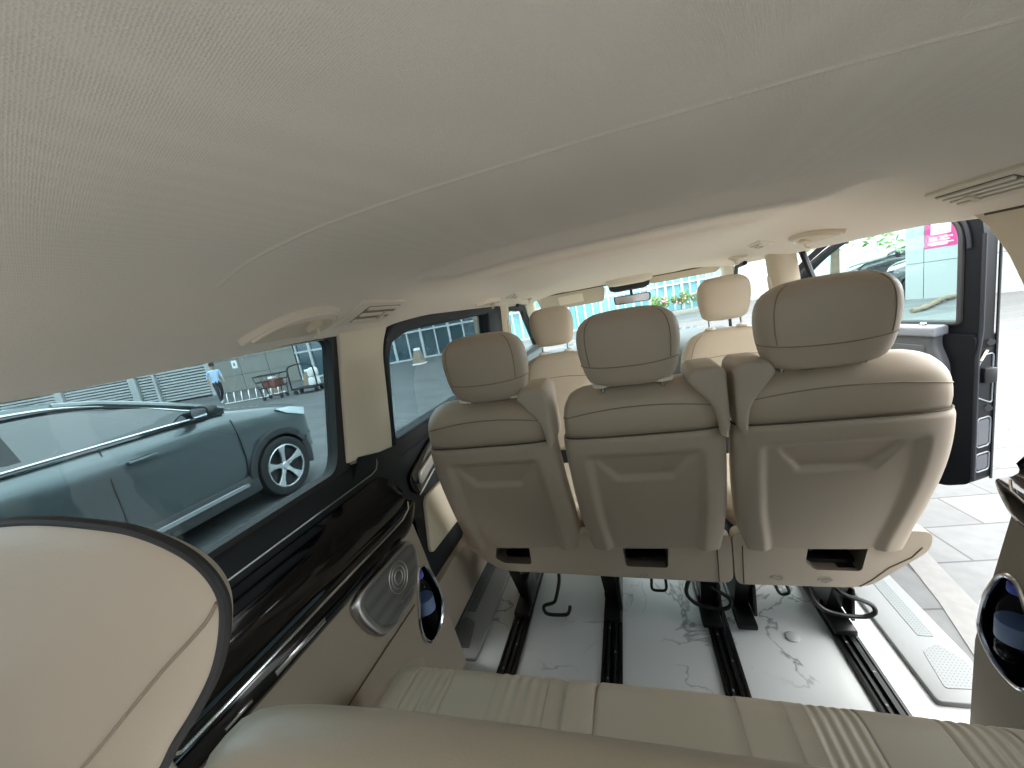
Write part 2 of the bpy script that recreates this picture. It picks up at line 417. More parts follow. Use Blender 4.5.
# screw caps in the vinyl
cap0 = None
for i, (x, y, lb) in enumerate(((-.34, 1.30, 'round white floor cap left of the second rail'), (.395, 1.27, 'round white floor cap between the two right rails'))):
    if cap0 is None:
        cap0 = put('screw_cap', MB().lathe([(.0001, 0), (.021, 0), (.021, .003), (.017, .006), (.0001, .006)], (0, 0, 0), 24), 'capwhite', origin=(0, 0, 0)); o = cap0; FL = [q for q in COL.objects if q.name == 'floor'][0]
    else: o = cap0.copy(); COL.objects.link(o)
    o.parent = FL; o.location = V((x, y, .001)) - FL.location; o['label'] = lb

# ---- side walls below the windows, behind the doors (y < 1.0)
WX = lambda z: .80 - .035 * (z - .85) / .365            # window plane |x| at height z
cup = [(.941, .470), (.975, .467), (.995, .42), (1.012, .350), (1.012, .292), (.972, .248), (.915, .243), (.882, .285), (.878, .345), (.905, .415)]
for s, nm in ((-1, 'left'), (1, 'right')):
    y0 = -.34
    # cloth covered lower wall with the cup pocket cut through it
    hole = [(p.x, p.y) for p in catmull([(a, b, 0) for a, b in cup], 5, True)]
    poly = [(y0, 0), (1.078, 0), (1.045, .20), (1.005, .42), (.992, .602), (y0, .602)] if s < 0 else [(y0, 0), (1.035, 0), (1.03, .25), (1.00, .42), (.985, .602), (y0, .602)]
    fn = lambda a, b, d: (s * (.695 + .02 * max(0, (b - .40) / .2) + d), a, b)
    mb = MB().prism(poly, fn, .0, .095, holes=[hole])
    w = put('wall_' + nm, mb, 'carpet'); struct(w, 'beige cloth lower side wall beside the rear bench')
    # seam of the armrest ledge
    put('seam', MB().tube([(s * .6945, y, .405) for y in frange(y0, .878, 20)], .002), 'seam', w)
    ledge = MB().loft([[(s * (.697), y, z0 - .002), (s * (.672 + dx), y, z0 - .02), (s * (.672 + dx), y, .02), (s * .697, y, .02)] for y, z0, dx in ((y0, .33, 0), (.70, .33, 0), (.80, .30, .01), (.86, .26, .022))])
    put('ledge', ledge, 'carpet', w)
    # pocket: liner + chrome rim
    rim = [fn(a, b, -.003) for a, b in hole]
    put('cup_rim', MB().tube(rim, .0055, closed=True), 'chrome', w)
    cyy = sum(a for a, b in hole) / len(hole); czz = sum(b for a, b in hole) / len(hole)
    rr = []
    for sc, dd in ((1.0, .0), (.97, .03), (.92, .06), (.75, .078), (.3, .082)):
        rr.append([fn(cyy + (a - cyy) * sc, czz + (b - czz) * sc, dd) for a, b in hole])
    liner = MB(); liner.loft(rr, caps=False); liner.add(rr[-1], [tuple(range(len(hole)))])
    put('cup_pocket', liner, 'piano', w)
    # dark padded strip under the glass
    sec = [(.803, .858), (.790, .852), (.782, .838), (.768, .806), (.764, .797), (.766, .785), (.80, .785)]
    sw = MB().loft([[(s * x, y, z) for x, z in sec] for y in frange(y0, 1.0, 6)])
    # sweep to the pillar foot
    t = put('trim_1' if s < 0 else 'trim_2', sw, 'darktrim'); struct(t, 'dark padded strip with pale stitching under the rear side window')
    st = MB(); 
    st.tube([(s * .7655, y, .8035) for y in frange(y0, .93, 20)] + [(s * .768, .955, .808), (s * .772, .97, .82), (s * .775, .975, .845)], .0018)
    put('stitching', st, 'stitchpale' if 'stitchpale' in M else 'silver', t)
    # gloss black concave panel
    psec = [(.790, .786), (.760, .786), (.766, .765), (.772, .73), (.770, .70), (.752, .672), (.722, .658), (.704, .655), (.698, .645), (.697, .615), (.702, .600), (.712, .594), (.79, .594)]
    rings = []
    for y in frange(y0, .93, 10) + [.96, .985, 1.005, 1.02, 1.03]:
        k = 1 - (max(0, (y - .93) / .10))**2 * .75
        rings.append([(s * (.74 + (x - .74) * (.35 + .65 * k)), y, .665 + (z - .665) * k) for x, z in psec])
    g = put('trim_3' if s < 0 else 'trim_4', MB().loft(rings), 'piano', smooth=50); struct(g, 'gloss black lacquer panel with a chrome line on the side wall')
    ch = MB().tube([(s * .7005, y, .653) for y in frange(.30, .93, 12)] + [(s * .706, .975, .662), (s * .722, 1.002, .672)], .0028)
    ch.tube([(s * .7005, .30, .653), (s * .712, .275, .668), (s * .74, .262, .70)], .0028)
    put('chrome_strip', ch, 'chrome', g)
    cl = MB(); cl.box((s * .6965, .52, .622), (.003, .13, .012), r=.001); cl.box((s * .6965, .38, .622), (.003, .05, .006), r=.001)
    put('vent_slot', cl, 'chrome', g)
    # dark foot below the pillar and outer body panel
    mb = MB().prism([(.97, .60), (1.085, .60), (1.10, .80), (1.10, .832), (1.0, .845), (.90, .87), (.84, .80)] if s < 0 else [(.93, .60), (1.00, .60), (1.01, .80), (1.01, .86), (.95, .87), (.94, .80)], lambda a, b, d: (s * (.772 + d), a, b), 0, .04, bevel=-0.0)
    struct(put('trim_5' if s < 0 else 'trim_6', mb, 'darktrim'), 'dark trim foot below the cream pillar')
    mb = MB().box((s * .835, .33, .27), (.05, 1.36, 1.10), r=.01)
    struct(put('trim_7' if s < 0 else 'trim_8', mb, 'blackpaint'), 'black painted body side of the van')
    # window frame and glass
    fr = lambda a, b, d: (s * (WX(b) + d), a, b)
    outer = roundpoly([(-.30, .845), (.875, .845), (.895, .88), (.945, 1.232), (-.30, 1.232)], .03)
    inner = roundpoly([(-.26, .862), (.815, .862), (.838, .90), (.895, 1.213), (-.26, 1.213)], [.02, .05, .04, .03, .03])
    wf = put('window_1' if s < 0 else 'window_2', MB().prism(outer, fr, -.012, .022, holes=[inner], bevel=0), 'rubber'); struct(wf, 'tinted rear side window in a black rubber frame')
    put('window_glass', MB().prism(roundpoly([(-.28, .852), (.86, .852), (.925, 1.222), (-.28, 1.222)], .03), fr, .008, .012), 'glass_tint', wf)
    # cream pillar
    if s < 0:
        pp = [(.862, .868), (.96, .85), (1.072, .815), (1.135, 1.20), (1.165, 1.245), (.918, 1.245)]
    else:
        pp = [(.862, .868), (.96, .85), (1.01, .86), (1.01, .95), (1.045, 1.06), (1.075, 1.13), (1.115, 1.19), (1.17, 1.24), (.95, 1.25)]
    mb = MB().prism(roundpoly(pp, .006, 2), lambda a, b, d: (s * (WX(b) - .022 + d), a, b), .03, -.0, bevel=.006)
    pl = put('trim_9' if s < 0 else 'trim_10', mb, 'pillar'); struct(pl, 'cream pillar trim behind the side door')
    put('pillar_edge', MB().tube([(s * (WX(.84) - .024), .868, .864), (s * (WX(.84) - .024), .96, .846), (s * (WX(.84) - .024), 1.070 if s < 0 else 1.0, .813 if s < 0 else .855)], .003), 'silver', pl)
    if s > 0:   # black seal of the sliding-door opening and body behind it
        mb = MB().tube([(.80, 1.035, .02), (.80, 1.02, .85), (.80, 1.035, .98), (.795, 1.065, 1.08), (.79, 1.10, 1.165), (.785, 1.15, 1.222), (.79, 1.32, 1.25), (.80, 2.15, 1.265), (.83, 2.27, 1.258), (.845, 2.29, 1.22), (.85, 2.24, 1.14), (.85, 2.17, 1.05), (.85, 2.13, .92), (.85, 2.12, .1)], .014)
        struct(put('trim_11', mb, 'dgrey'), 'dark rubber seal around the open side doorway')
        mb = MB().prism([(.93, 0), (1.02, 0), (1.01, .60), (.93, .60)], lambda a, b, d: (s * (.79 + d), a, b), 0, .05)
        struct(put('trim_12', mb, 'blackpaint'), 'black painted door jamb beside the open side doorway')

# ---- closed left sliding door
WL = lambda z: .80 - .035 * (z - .85) / .365
fr = lambda a, b, d: (-(WL(b) + d), a, b)
outer = roundpoly([(1.07, .78), (2.42, .78), (2.42, 1.245), (1.25, 1.245), (1.135, 1.215), (1.10, 1.15)], [.01, .02, .04, .12, .04, .04])
inner = roundpoly([(1.092, .85), (2.14, .85), (2.17, 1.205), (1.27, 1.195), (1.155, 1.165), (1.128, 1.12)], [.03, .03, .03, .08, .03, .03])
d2 = put('door_1', MB().prism(outer, fr, .035, -.03, holes=[inner], bevel=.012), 'dgrey'); struct(d2, 'closed left sliding door of the van')
put('window_glass', MB().prism(roundpoly([(1.08, .83), (2.20, .83), (2.22, 1.23), (1.13, 1.23)], .03), fr, .010, .014), 'glass_tint', d2)
mb = MB().grid(24, 24, lambda u, v: (-(.795 - .022 * sin(pi * min(1, v * 1.1)) - .01 * smoothstep(.55, .75, v)), 1.088 + 1.33 * u, .03 + .78 * v))
mb.box((-.83, 1.75, .38), (.05, 1.33, .82), 1)
put('door_panel', mb, ['dgrey', 'blackpaint'], d2)
dx = lambda z: -(.795 - .022 * sin(pi * min(1, (z - .03) / .78 * 1.1)) - .01 * smoothstep(.55, .75, (z - .03) / .78))
def onpanel(poly, th, bev, name, m, par, r=.01):
    mb = MB().prism(roundpoly(poly, r), lambda a, b, d: (dx(b) + d, a, b), 0, th, bevel=bev); return put(name, mb, m, par)
onpanel([(1.12, .40), (2.3, .36), (2.3, .60), (1.16, .60)], .012, .004, 'cloth_insert', 'pillar', d2, .03)
onpanel([(1.105, .655), (1.15, .62), (1.34, .69), (1.52, .745), (1.52, .785), (1.30, .775), (1.11, .71)], .016, .005, 'handle_bezel', 'piano', d2, .02)
onpanel([(1.15, .655), (1.31, .70), (1.31, .735), (1.16, .70)], .024, .006, 'door_handle', 'silver', d2, .012)
put('chrome_strip', MB().tube([(dx(.62) + .014, 1.13, .628), (dx(.66) + .016, 1.32, .683), (dx(.7) + .016, 1.52, .742)], .003), 'chrome', d2)
onpanel([(1.09, .055), (2.3, .055), (2.3, .30), (1.09, .30)], .03, .006, 'lower_panel', 'carpet', d2)
mb = MB().box((-.80, 1.9, -.0), (.03, 1.7, .10), r=.004)
struct(put('trim_13', mb, 'rubber'), 'black sill joint under the closed side door')

# raised tailgate behind the camera, unseen, added to cut light from the rear
mb = MB().loft([[(x, y, z) for x in (-.78, .78)] + [(x, y - .02, z + .06) for x in (.78, -.78)] for y, z in ((-.40, 1.36), (-.9, 1.42), (-1.45, 1.46))])
struct(put('trim_24', mb, 'tailgate'), 'lining of the raised tailgate behind the camera')
# ---- front part: B pillars, A pillars, windscreen, dashboard, front left door
for s in (-1, 1):
    yb = 2.40 if s < 0 else 2.30
    xb = .79 if s < 0 else .80
    sec = lambda z: (xb - .035 * max(0, (z - .85)) / .365 + (.0 if z > .6 else 0))
    rings = []
    for z in (0.0, .5, .8, .9, 1.0, 1.1, 1.18, 1.25):
        w = .13 + .05 * smoothstep(.9, .3, z) if False else .13 + .08 * (1 - smoothstep(.3, .9, z)); x = sec(z)
        rings.append([(s * (x - .045), yb + .03, z), (s * (x - .045), yb + w - .03, z), (s * (x), yb + w + .03, z), (s * (x + .06), yb + w + .03, z), (s * (x + .06), yb, z), (s * (x), yb, z)])
    bp = put('trim_14' if s < 0 else 'trim_15', MB().loft(rings), 'pillar', smooth=60); struct(bp, 'cream pillar trim beside the front seat')
    bz = MB().prism(rrect(yb + .045, yb + .10, 1.03, 1.14, .025), lambda a, b, d: (s * (sec(b) - .045 - d), a, b), 0, .008, bevel=.003)
    b2 = put('belt_slot_cover', bz, 'vent', bp)
    put('slot', MB().prism(rrect(yb + .06, yb + .085, 1.055, 1.115, .012), lambda a, b, d: (s * (sec(b) - .045 - d), a, b), .0075, .0092), 'pillar', b2)
    # A pillar
    A = [V((s * .655, 2.93, 1.262)), V((s * .70, 3.15, 1.17)), V((s * .735, 3.45, 1.02)), V((s * .765, 3.80, .83))]
    rings = []
    for p in catmull(A, 5):
        rings.append([(p.x - s * .035, p.y, p.z), (p.x - s * .02, p.y - .045, p.z - .02), (p.x + s * .025, p.y - .06, p.z - .03), (p.x + s * .055, p.y - .01, p.z), (p.x + s * .03, p.y + .06, p.z + .03), (p.x - s * .02, p.y + .05, p.z + .03)])
    ap = put('trim_16' if s < 0 else 'trim_17', MB().loft(rings), 'pillar', smooth=60); struct(ap, 'cream windscreen pillar')
    mb = MB().tube([(s * (x + .02), y, z) for x, y, z in ((.66, 2.62 if s < 0 else 2.60, 1.225), (.70, 2.95, 1.215), (.735, 3.12, 1.155), (.765, 3.40, 1.0), (.79, 3.62, .86), (.80, 3.66, .7), (.80, 3.66, .1))], .012)
    struct(put('trim_18' if s < 0 else 'trim_19', mb, 'rubber'), 'black rubber seal around the front door opening')
# front left door
fl = lambda a, b, d: (-(.80 - .035 * (b - .85) / .365 + d), a, b)
outer = roundpoly([(2.56, .80), (3.66, .80), (3.60, .93), (3.10, 1.235), (2.56, 1.245)], .02)
inner = roundpoly([(2.63, .85), (3.50, .86), (3.10, 1.18), (2.63, 1.20)], .02)
d3 = put('door_2', MB().prism(outer, fl, .03, -.01, holes=[inner]), 'rubber'); struct(d3, 'closed front left door of the van')
put('window_glass', MB().prism([(2.60, .82), (3.58, .82), (3.12, 1.21), (2.60, 1.22)], fl, .008, .012), 'glass_front', d3)
put('door_panel', MB().box((-.80, 3.1, .40), (.07, 1.16, .84), r=.02), 'grey', d3)
# windscreen
ws = lambda u, v: (-.66 - .11 * v + (1.32 + .22 * v) * u, 2.93 + .92 * v + .06 * (1 - (2 * u - 1)**2), 1.272 - .46 * v)
mb = MB(); a = [[ws(i / 12, j / 8) for i in range(13)] for j in range(9)]
mb.grid(12, 8, lambda u, v: ws(u, v)); mb.grid(12, 8, lambda u, v: tuple(V(ws(u, v)) + V((0, .003, .004))))
o = put('window_3', mb, 'glass_front'); struct(o, 'curved windscreen of the van')
put('dark_band', MB().loft([[(x, 2.94 + .05 * (1 - (x / .66)**2), 1.262), (x, 2.975 + .055 * (1 - (x / .66)**2), 1.252)] for x in frange(-.62, .62, 16)], closed=False), 'rubber', o)
# dashboard
rings = []
for x in frange(-.78, .78, 20):
    e = .02 * (x / .78)**2
    rings.append([(x, 3.30, .62), (x, 3.34, .71 - e), (x, 3.42, .755 - e), (x, 3.6, .775 - e), (x, 3.9, .765 - e), (x, 3.95, .60), (x, 3.95, .1), (x, 3.45, .1), (x, 3.40, .4)])
struct(put('trim_20', MB().loft(rings), 'dashb', smooth=50), 'dark dashboard below the windscreen')
mb = MB().box((0, 4.35, .38), (1.66, .84, .62), r=.12); struct(put('trim_21', mb, 'blackpaint'), 'black bonnet of the van')
# underbody closes the gap below the floor
mb = MB().box((0, 1.8, -.16), (1.50, 4.2, .18), r=.02); struct(put('trim_22', mb, 'rubber'), 'underbody of the van')
# ================================================================ SEATS
def ring3(cx, yc, z, a, b, n, N=64): return [(cx + p[0], yc + p[1], z) for p in sup(a, b, n, N)]

def headrest(parent, cx, y_rear, z0, z1, w, th, leather, lean=0.02, posts=True, post_z=None, seams=True, nn=3.2):
    """padded headrest; rear face towards the camera; returns the mesh object"""
    H = z1 - z0; mb = MB()
    prof = [(0.0, .62, .42), (.02, .74, .62), (.06, .83, .80), (.14, .89, .93), (.28, .94, 1.0), (.45, .985, 1.0), (.62, 1.0, .98), (.76, .985, .93), (.87, .94, .84), (.94, .86, .68), (.98, .74, .48), (1.0, .60, .26)]
    def sec(t):
        a = sinterp([(p[0], p[1]) for p in prof], t) * w / 2; b = sinterp([(p[0], p[2]) for p in prof], t) * th / 2
        return a, b
    ts = [0, .01, .03, .06, .1, .16, .24, .34, .45, .56, .66, .76, .84, .90, .94, .97, .985, 1.0]
    yc = lambda t: y_rear + th / 2 + lean * (1 - t)
    def crown(x, t, a):      # top and bottom edges arch a little
        return -.018 * (abs(x) / (w / 2))**2.5 * smoothstep(.55, 1, t) * H / .22 + .012 * (abs(x) / (w / 2))**2.5 * (1 - smoothstep(0, .4, t))
    rings = []
    for t in ts:
        a, b = sec(t); rings.append([(cx + p[0], yc(t) + p[1], z0 + H * t + crown(p[0], t, a)) for p in sup(a, b, nn, 56)])
    mb.loft(rings)
    if seams:
        t = .34; a, b = sec(t); P = [p for p in sup(a + .0006, b + .0006, nn, 60, half='rear')]
        mb.tube([(cx + p[0], yc(t) + p[1], z0 + H * t + .010 * (1 - (p[0] / (w / 2))**2) * -1 + crown(p[0], t, a)) for p in P], .0013, 1, 6)
        for sg in (-1, 1):
            pts = []
            for k in range(17):
                t = .34 + .65 * k / 16; a, b = sec(t); fx = .80 * a * sg
                yy = b * (1 - .80**nn) ** (1 / nn)
                pts.append((cx + fx, yc(t) - yy - .0006, z0 + H * t + crown(fx, t, a)))
            mb.tube(pts, .0013, 1, 6)
    hr = put('headrest', mb, [leather, 'seam_l'], parent, smooth=60)
    if posts:
        for sg in (-1, 1):
            px = cx + sg * w * .30
            put('headrest_post', MB().tube([(px, yc(0) + .0, post_z - .02), (px, yc(0), z0 + .03)], .0065, 0, 12), 'chrome', parent)
            col = MB().lathe([(.009, 0), (.027, 0), (.027, .006), (.021, .011), (.009, .011)], (px, yc(0) - .012, post_z + .006), 20)
            put('post_collar', col, 'vent', parent)
    return hr

def seat_back(parent, cx, wt, wb, zt=.945, belt=None, rear=lambda z: 1.235 - .135 * smoothstep(.25, .80, z) + .03 * max(0, z - .85), asym=0):
    """leather back with a plastic rear panel. wt, wb: half widths at shoulder and bottom"""
    D = .058; n = 4.5
    W = lambda z: sinterp([(.28, wb), (.36, wb), (.50, wb + .5 * (wt - wb) + .006), (.64, max(wt, wb) * .5 + .5 * wt + .003), (.78, wt + .003), (.84, wt), (.88, wt * .985), (.905, wt * .96), (.925, wt * .91), (.938, wt * .83), (.945, wt * .70)], z)
    Dz = lambda z: sinterp([(.28, .7), (.36, .95), (.6, 1), (.85, 1), (.90, .92), (.925, .72), (.94, .45), (.945, .28)], z) * D
    yc = lambda z: rear(z) + D
    zs = [.375, .42, .5, .58, .65, .72, .784, .797, .83, .855, .88, .895, .905, .915, .925, .933, .94, .945]
    mb = MB()
    arch = lambda x, z: -.013 * (abs(x) / wt)**3 * smoothstep(.80, .94, z)
    rings = [[(cx + p[0], yc(z) + p[1] * (.25 if (p[1] < 0 and z < .79) else 1) - .012 * smoothstep(.80, .84, z) * smoothstep(.94, .88, z) * (p[1] < 0), z + arch(p[0], z)) for p in sup(W(z), Dz(z), n, 72)] for z in zs]
    mb.loft(rings)
    # seams round the shoulders
    zz = .874
    P = sup(W(zz) + .001, Dz(zz) + .001, n, 60, half='rear')
    mb.tube([(cx + p[0], yc(zz) + p[1] - .0115, zz + arch(p[0], zz) - .018 * (abs(p[0]) / wt)**2 + .012) for p in P], .0016, 1, 6)
    bk = put('backrest', mb, ['leather', 'seam_l'], parent, smooth=60)
    # rear shell
    def relief(x, z):
        ax = abs(x); wi = W(z) - .062
        d = .016 * (1 - smoothstep(wi - .016, wi + .014, ax)) * (1 - smoothstep(.722, .752, z))
        # grip scoop
        zt_ = .728; zb = .648; k = max(0, min(1, (zt_ - z) / (zt_ - zb))); ww = .130 - .045 * smoothstep(0, 1, k)
        s_ = (1 - smoothstep(ww - .014, ww + .010, ax)) * smoothstep(zb - .008, zb + .016, z)
        top = 1 - smoothstep(zt_ - .004, zt_ + .016, z)
        d += .022 * s_ * top * (.35 + .65 * k)
        return d
    zsb = frange(.348, .60, 26) + frange(.605, .760, 38) + frange(.766, .797, 5)
    NB = 110; rows = []; 
    for z in zsb:
        P = sup(W(z) + .007, Dz(z) + .007, n, NB, half='rear'); lip = .006 * smoothstep(.787, .797, z)
        rows.append([(cx + p[0], yc(z) + p[1] + lip + relief(p[0], z), z) for p in P])
    m2 = MB(); vs = [q for r in rows for q in r]; w_ = NB + 1
    m2.add(vs, [(j * w_ + i, j * w_ + i + 1, (j + 1) * w_ + i + 1, (j + 1) * w_ + i) for j in range(len(rows) - 1) for i in range(NB)])
    # bottom return
    m2.add([q for q in rows[0]] + [(q[0], q[1] + .045, q[2] + .004) for q in rows[0]], [(i, i + 1, w_ + i + 1, w_ + i) for i in range(NB)])
    put('back_panel', m2, 'plastic', parent, smooth=60)
    P = sup(W(.80) + .0035, Dz(.80) + .0035, n, 60, half='rear')
    put('piping', MB().tube([(cx + p[0], yc(.80) + p[1], .8005) for p in P], .0022, 0, 8), 'seam', parent)
    # belt outlet housing on one shoulder
    if belt:
        sg = belt
        poly = roundpoly([(-.052, .94), (-.036, .972), (.030, .972), (.044, .955), (.044, .80), (.022, .775), (.012, .86), (-.024, .905)], [.012, .016, .016, .014, .02, .01, .03, .02])
        bx = cx + sg * (wt - (.030 if sg > 0 else .042))
        mbh = MB().prism(poly, lambda a, b, d: (bx + sg * a, rear(b) + .03 - d, b), -.085, .052, bevel=.012)
        put('belt_housing', mbh, 'plastic', parent)
    return W

def cushion(parent, x0, x1, y0, y1, z0=.30, z1=.44, m='leather'):
    cx = (x0 + x1) / 2; rings = []
    for t, k in ((0, .90), (.15, .98), (.4, 1), (.75, 1), (.9, .975), (.97, .93), (1, .85)):
        z = z0 + (z1 - z0) * t; rings.append([(cx + p[0], (y0 + y1) / 2 + p[1], z) for p in sup((x1 - x0) / 2 * k, (y1 - y0) / 2 * k, 5, 48)])
    return put('seat_cushion', MB().loft(rings), m, parent, smooth=60)

def skirt(parent, outline, holes, y=1.232, th=.04):
    """plastic seat base facing the camera, pockets cut through it"""
    fn = lambda a, b, d: (a, y - (b - .3) * .12 + .05 - d, b)
    hp = [roundpoly(h, .012, 4) for h in holes]
    sb = put('seat_base', MB().prism(roundpoly(outline, .03, 5), fn, 0, th, holes=hp, bevel=0), 'base', parent)
    for h, hr in zip(holes, hp):
        c = (sum(a for a, b in h) / len(h), sum(b for a, b in h) / len(h))
        rings = []
        for sc, d in ((1.0, th - .001), (.985, th - .05), (.96, th - .10)):
            rings.append([fn(c[0] + (a - c[0]) * sc, c[1] + (b - c[1]) * sc, d) for a, b in hr])
        q = MB().loft(rings, caps=False); q.add(rings[-1], [tuple(range(len(hr)))])
        pk = put('base_pocket', q, 'pocket', sb)
        put('pocket_hook', MB().tube([fn(h[0][0] + .02, c[1] + .02, th - .06), fn(h[0][0] + .022, c[1] - .012, th - .055)], .008), 'metal', sb)
    return sb
M['pocket'] = mat('brown_pocket_lining', (.12, .095, .07), .6)
M['stitchpale'] = mat('pale_stitching', (.55, .50, .40), .6)

def legs(parent, xs_, y0=1.28):
    for x in xs_:
        mb = MB()
        mb.prism([(y0 - .02, .27), (y0 + .20, .27), (y0 + .235, .035), (y0 + .08, .035)], lambda a, b, d: (x - .022 + d, a, b), 0, .044)
        mb.box((x, y0 + .14, .026), (.062, .30, .022), r=.006); mb.box((x + .034, y0 + .08, .10), (.012, .11, .12), r=.004)
        mb.tube([(x - .03, y0 + .10, .045), (x + .03, y0 + .10, .045)], .010)
        put('leg', mb, 'metal', parent)
def bar(parent, pts, r=.0068, nm='release_bar', m='metal'):
    return put(nm, MB().tube(catmull(pts, 4), r, 0, 8), m, parent)

# ---- double seat (left + middle places on one base)
dbl = thing('double_seat', (-.20, 1.35, 0), 'beige leather double seat with two backrests, beside the left side door', 'seat')
seat_back(dbl, -.460, .206, .213, belt=1)
seat_back(dbl, 0.0, .212, .205, belt=1)
headrest(dbl, -.423, 1.055, .940, 1.148, .262, .118, 'leather', post_z=.940)
headrest(dbl, -.005, 1.045, .944, 1.152, .268, .118, 'leather', post_z=.941)
skirt(dbl, [(-.690, .42), (-.675, .345), (-.595, .268), (-.55, .243), (.215, .212), (.232, .23), (.232, .40)],
      [[(-.555, .368), (-.575, .300), (-.545, .278), (-.438, .275), (-.432, .368)], [(-.103, .368), (-.100, .272), (.036, .268), (.046, .368)]])
put('base_seam', MB().tube([(.190, 1.232 - (z - .3) * .12 + .05 - .0405, z) for z in (.217, .26, .30, .36)], .0018), 'seam', dbl)
cushion(dbl, -.66, -.235, 1.37, 1.80); cushion(dbl, -.225, .205, 1.37, 1.80)
put('base_frame', MB().box((-.21, 1.48, .26), (.80, .40, .05), r=.02), 'metal', dbl)
legs(dbl, (-.53, -.178, .160))
bar(dbl, [(-.357, 1.30, .24), (-.360, 1.30, .17), (-.385, 1.30, .088), (-.400, 1.30, .066), (-.436, 1.30, .052), (-.442, 1.30, .030), (-.425, 1.30, .012), (-.360, 1.30, .014), (-.342, 1.30, .030), (-.336, 1.30, .052)], nm='hook_bar')
bar(dbl, [(.150, 1.34, .22), (.105, 1.30, .19), (.088, 1.29, .14), (.110, 1.285, .105), (.150, 1.285, .088), (.195, 1.285, .083), (.222, 1.285, .098), (.222, 1.29, .122), (.195, 1.30, .138), (.170, 1.32, .150), (.155, 1.36, .20)])
bar(dbl, [(-.020, 1.30, .24), (-.023, 1.30, .18), (-.024, 1.30, .142), (0, 1.30, .136), (.022, 1.30, .142), (.025, 1.30, .18), (.025, 1.30, .24)], .005, 'wire_loop')
# child seat anchor marks on the base
def anchor_marks(parent, xs_, y):
    for x, z in xs_:
        mb = MB().tube([(x + .018 * cos(a), y, z + .009 * sin(a)) for a in frange(0, 2 * pi, 20)][:-1], .0011, closed=True)
        mb.box((x, y, z), (.016, .001, .002)); put('anchor_mark', mb, 'silver', parent)
anchor_marks(dbl, [(-.225, .245), (-.045, .238)], 1.232 + .016)

# ---- single seat on the right
sgl = thing('single_seat', (.47, 1.35, 0), 'beige leather single seat beside the open doorway', 'seat')
seat_back(sgl, .472, .228, .203, belt=-1)
headrest(sgl, .447, 1.045, .932, 1.150, .292, .125, 'leather', post_z=.941)
skirt(sgl, [(.235, .41), (.238, .23), (.25, .208), (.545, .206), (.60, .215), (.67, .285), (.732, .345), (.732, .41)],
      [[(.440, .372), (.432, .300), (.455, .270), (.575, .268), (.590, .372)]])
put('base_seam', MB().tube([(x, 1.232 - (z - .3) * .12 + .05 - .0405, z) for x, z in ((.572, .211), (.60, .235), (.64, .283), (.69, .32), (.712, .355))], .0018), 'seam', sgl)
put('base_seam', MB().tube([(.262, 1.232 - (z - .3) * .12 + .05 - .0405, z) for z in (.212, .26, .30, .36)], .0018), 'seam', sgl)
cushion(sgl, .255, .69, 1.37, 1.80)
put('base_frame', MB().box((.43, 1.48, .26), (.42, .40, .05), r=.02), 'metal', sgl)
legs(sgl, (.268, .545))
bar(sgl, [(.470, 1.34, .22), (.452, 1.30, .185), (.462, 1.29, .135), (.492, 1.285, .098), (.54, 1.28, .085), (.595, 1.28, .082), (.622, 1.28, .098), (.618, 1.285, .120), (.590, 1.29, .134), (.545, 1.30, .150), (.50, 1.34, .20)])
bar(sgl, [(.360, 1.30, .24), (.361, 1.30, .185), (.374, 1.30, .142), (.392, 1.30, .138), (.402, 1.30, .150), (.392, 1.30, .185), (.388, 1.30, .24)], .005, 'wire_loop')
anchor_marks(sgl, [(.355, .238), (.485, .235)], 1.232 + .016)

# ---- front seats
def front_seat():
    root = thing('front_seat', (0, 0, 0), '', 'seat', None)
    W = lambda z: sinterp([(.35, .215), (.5, .235), (.65, .245), (.76, .235), (.82, .215), (.86, .185), (.885, .15), (.90, .10)], z)
    D = lambda z: sinterp([(.35, .07), (.6, .075), (.78, .065), (.86, .05), (.89, .03), (.90, .018)], z)
    yr = lambda z: -.06 - .16 * (z - .4)
    mb = MB(); rings = [[(p[0], yr(z) + .075 + p[1], z) for p in sup(W(z), D(z), 3.6, 60)] for z in (.35, .42, .5, .6, .7, .76, .80, .83, .855, .875, .89, .90)]
    mb.loft(rings)
    for zz, bow in ((.735, .03),):
        P = sup(W(zz) + .001, D(zz) + .001, 3.6, 50, half='rear')
        mb.tube([(p[0], yr(zz) + .075 + p[1] - .001, zz + bow * (1 - (p[0] / W(zz))**2) - .01) for p in P], .002, 1, 6)
    for sg in (-1, 1):
        mb.tube([(sg * W(z) * .80, yr(z) + .075 - D(z) * (1 - .8**3.6)**(1 / 3.6) - .0006, z) for z in frange(.74, .88, 8)], .0014, 1, 6)
    put('backrest', mb, ['leather_f', 'seam_l'], root, smooth=60)
    H = headrest(root, 0, -.135, .945, 1.178, .262, .10, 'leather_f', lean=.02, post_z=.895, seams=False, nn=2.9)
    rings = [[(p[0] * k, -.02 + .25 + p[1] * k, z) for p in sup(.25, .26, 4, 40)] for z, k in ((.24, .9), (.28, 1), (.40, 1), (.43, .96), (.44, .9))]
    put('seat_cushion', MB().loft(rings), 'leather_f', root, smooth=60)
    put('seat_base', MB().box((0, .2, .12), (.40, .42, .25), r=.03), 'black', root)
    return root
f1 = front_seat(); f1.location = (-.43, 2.46, 0); tag(f1, 'beige front seat on the left, seen between the left and middle headrests', 'seat')
f2 = copy_tree(f1); f2.location = (.515, 2.48, 0); tag(f2, 'beige front seat on the right, seen between the middle and right headrests', 'seat')

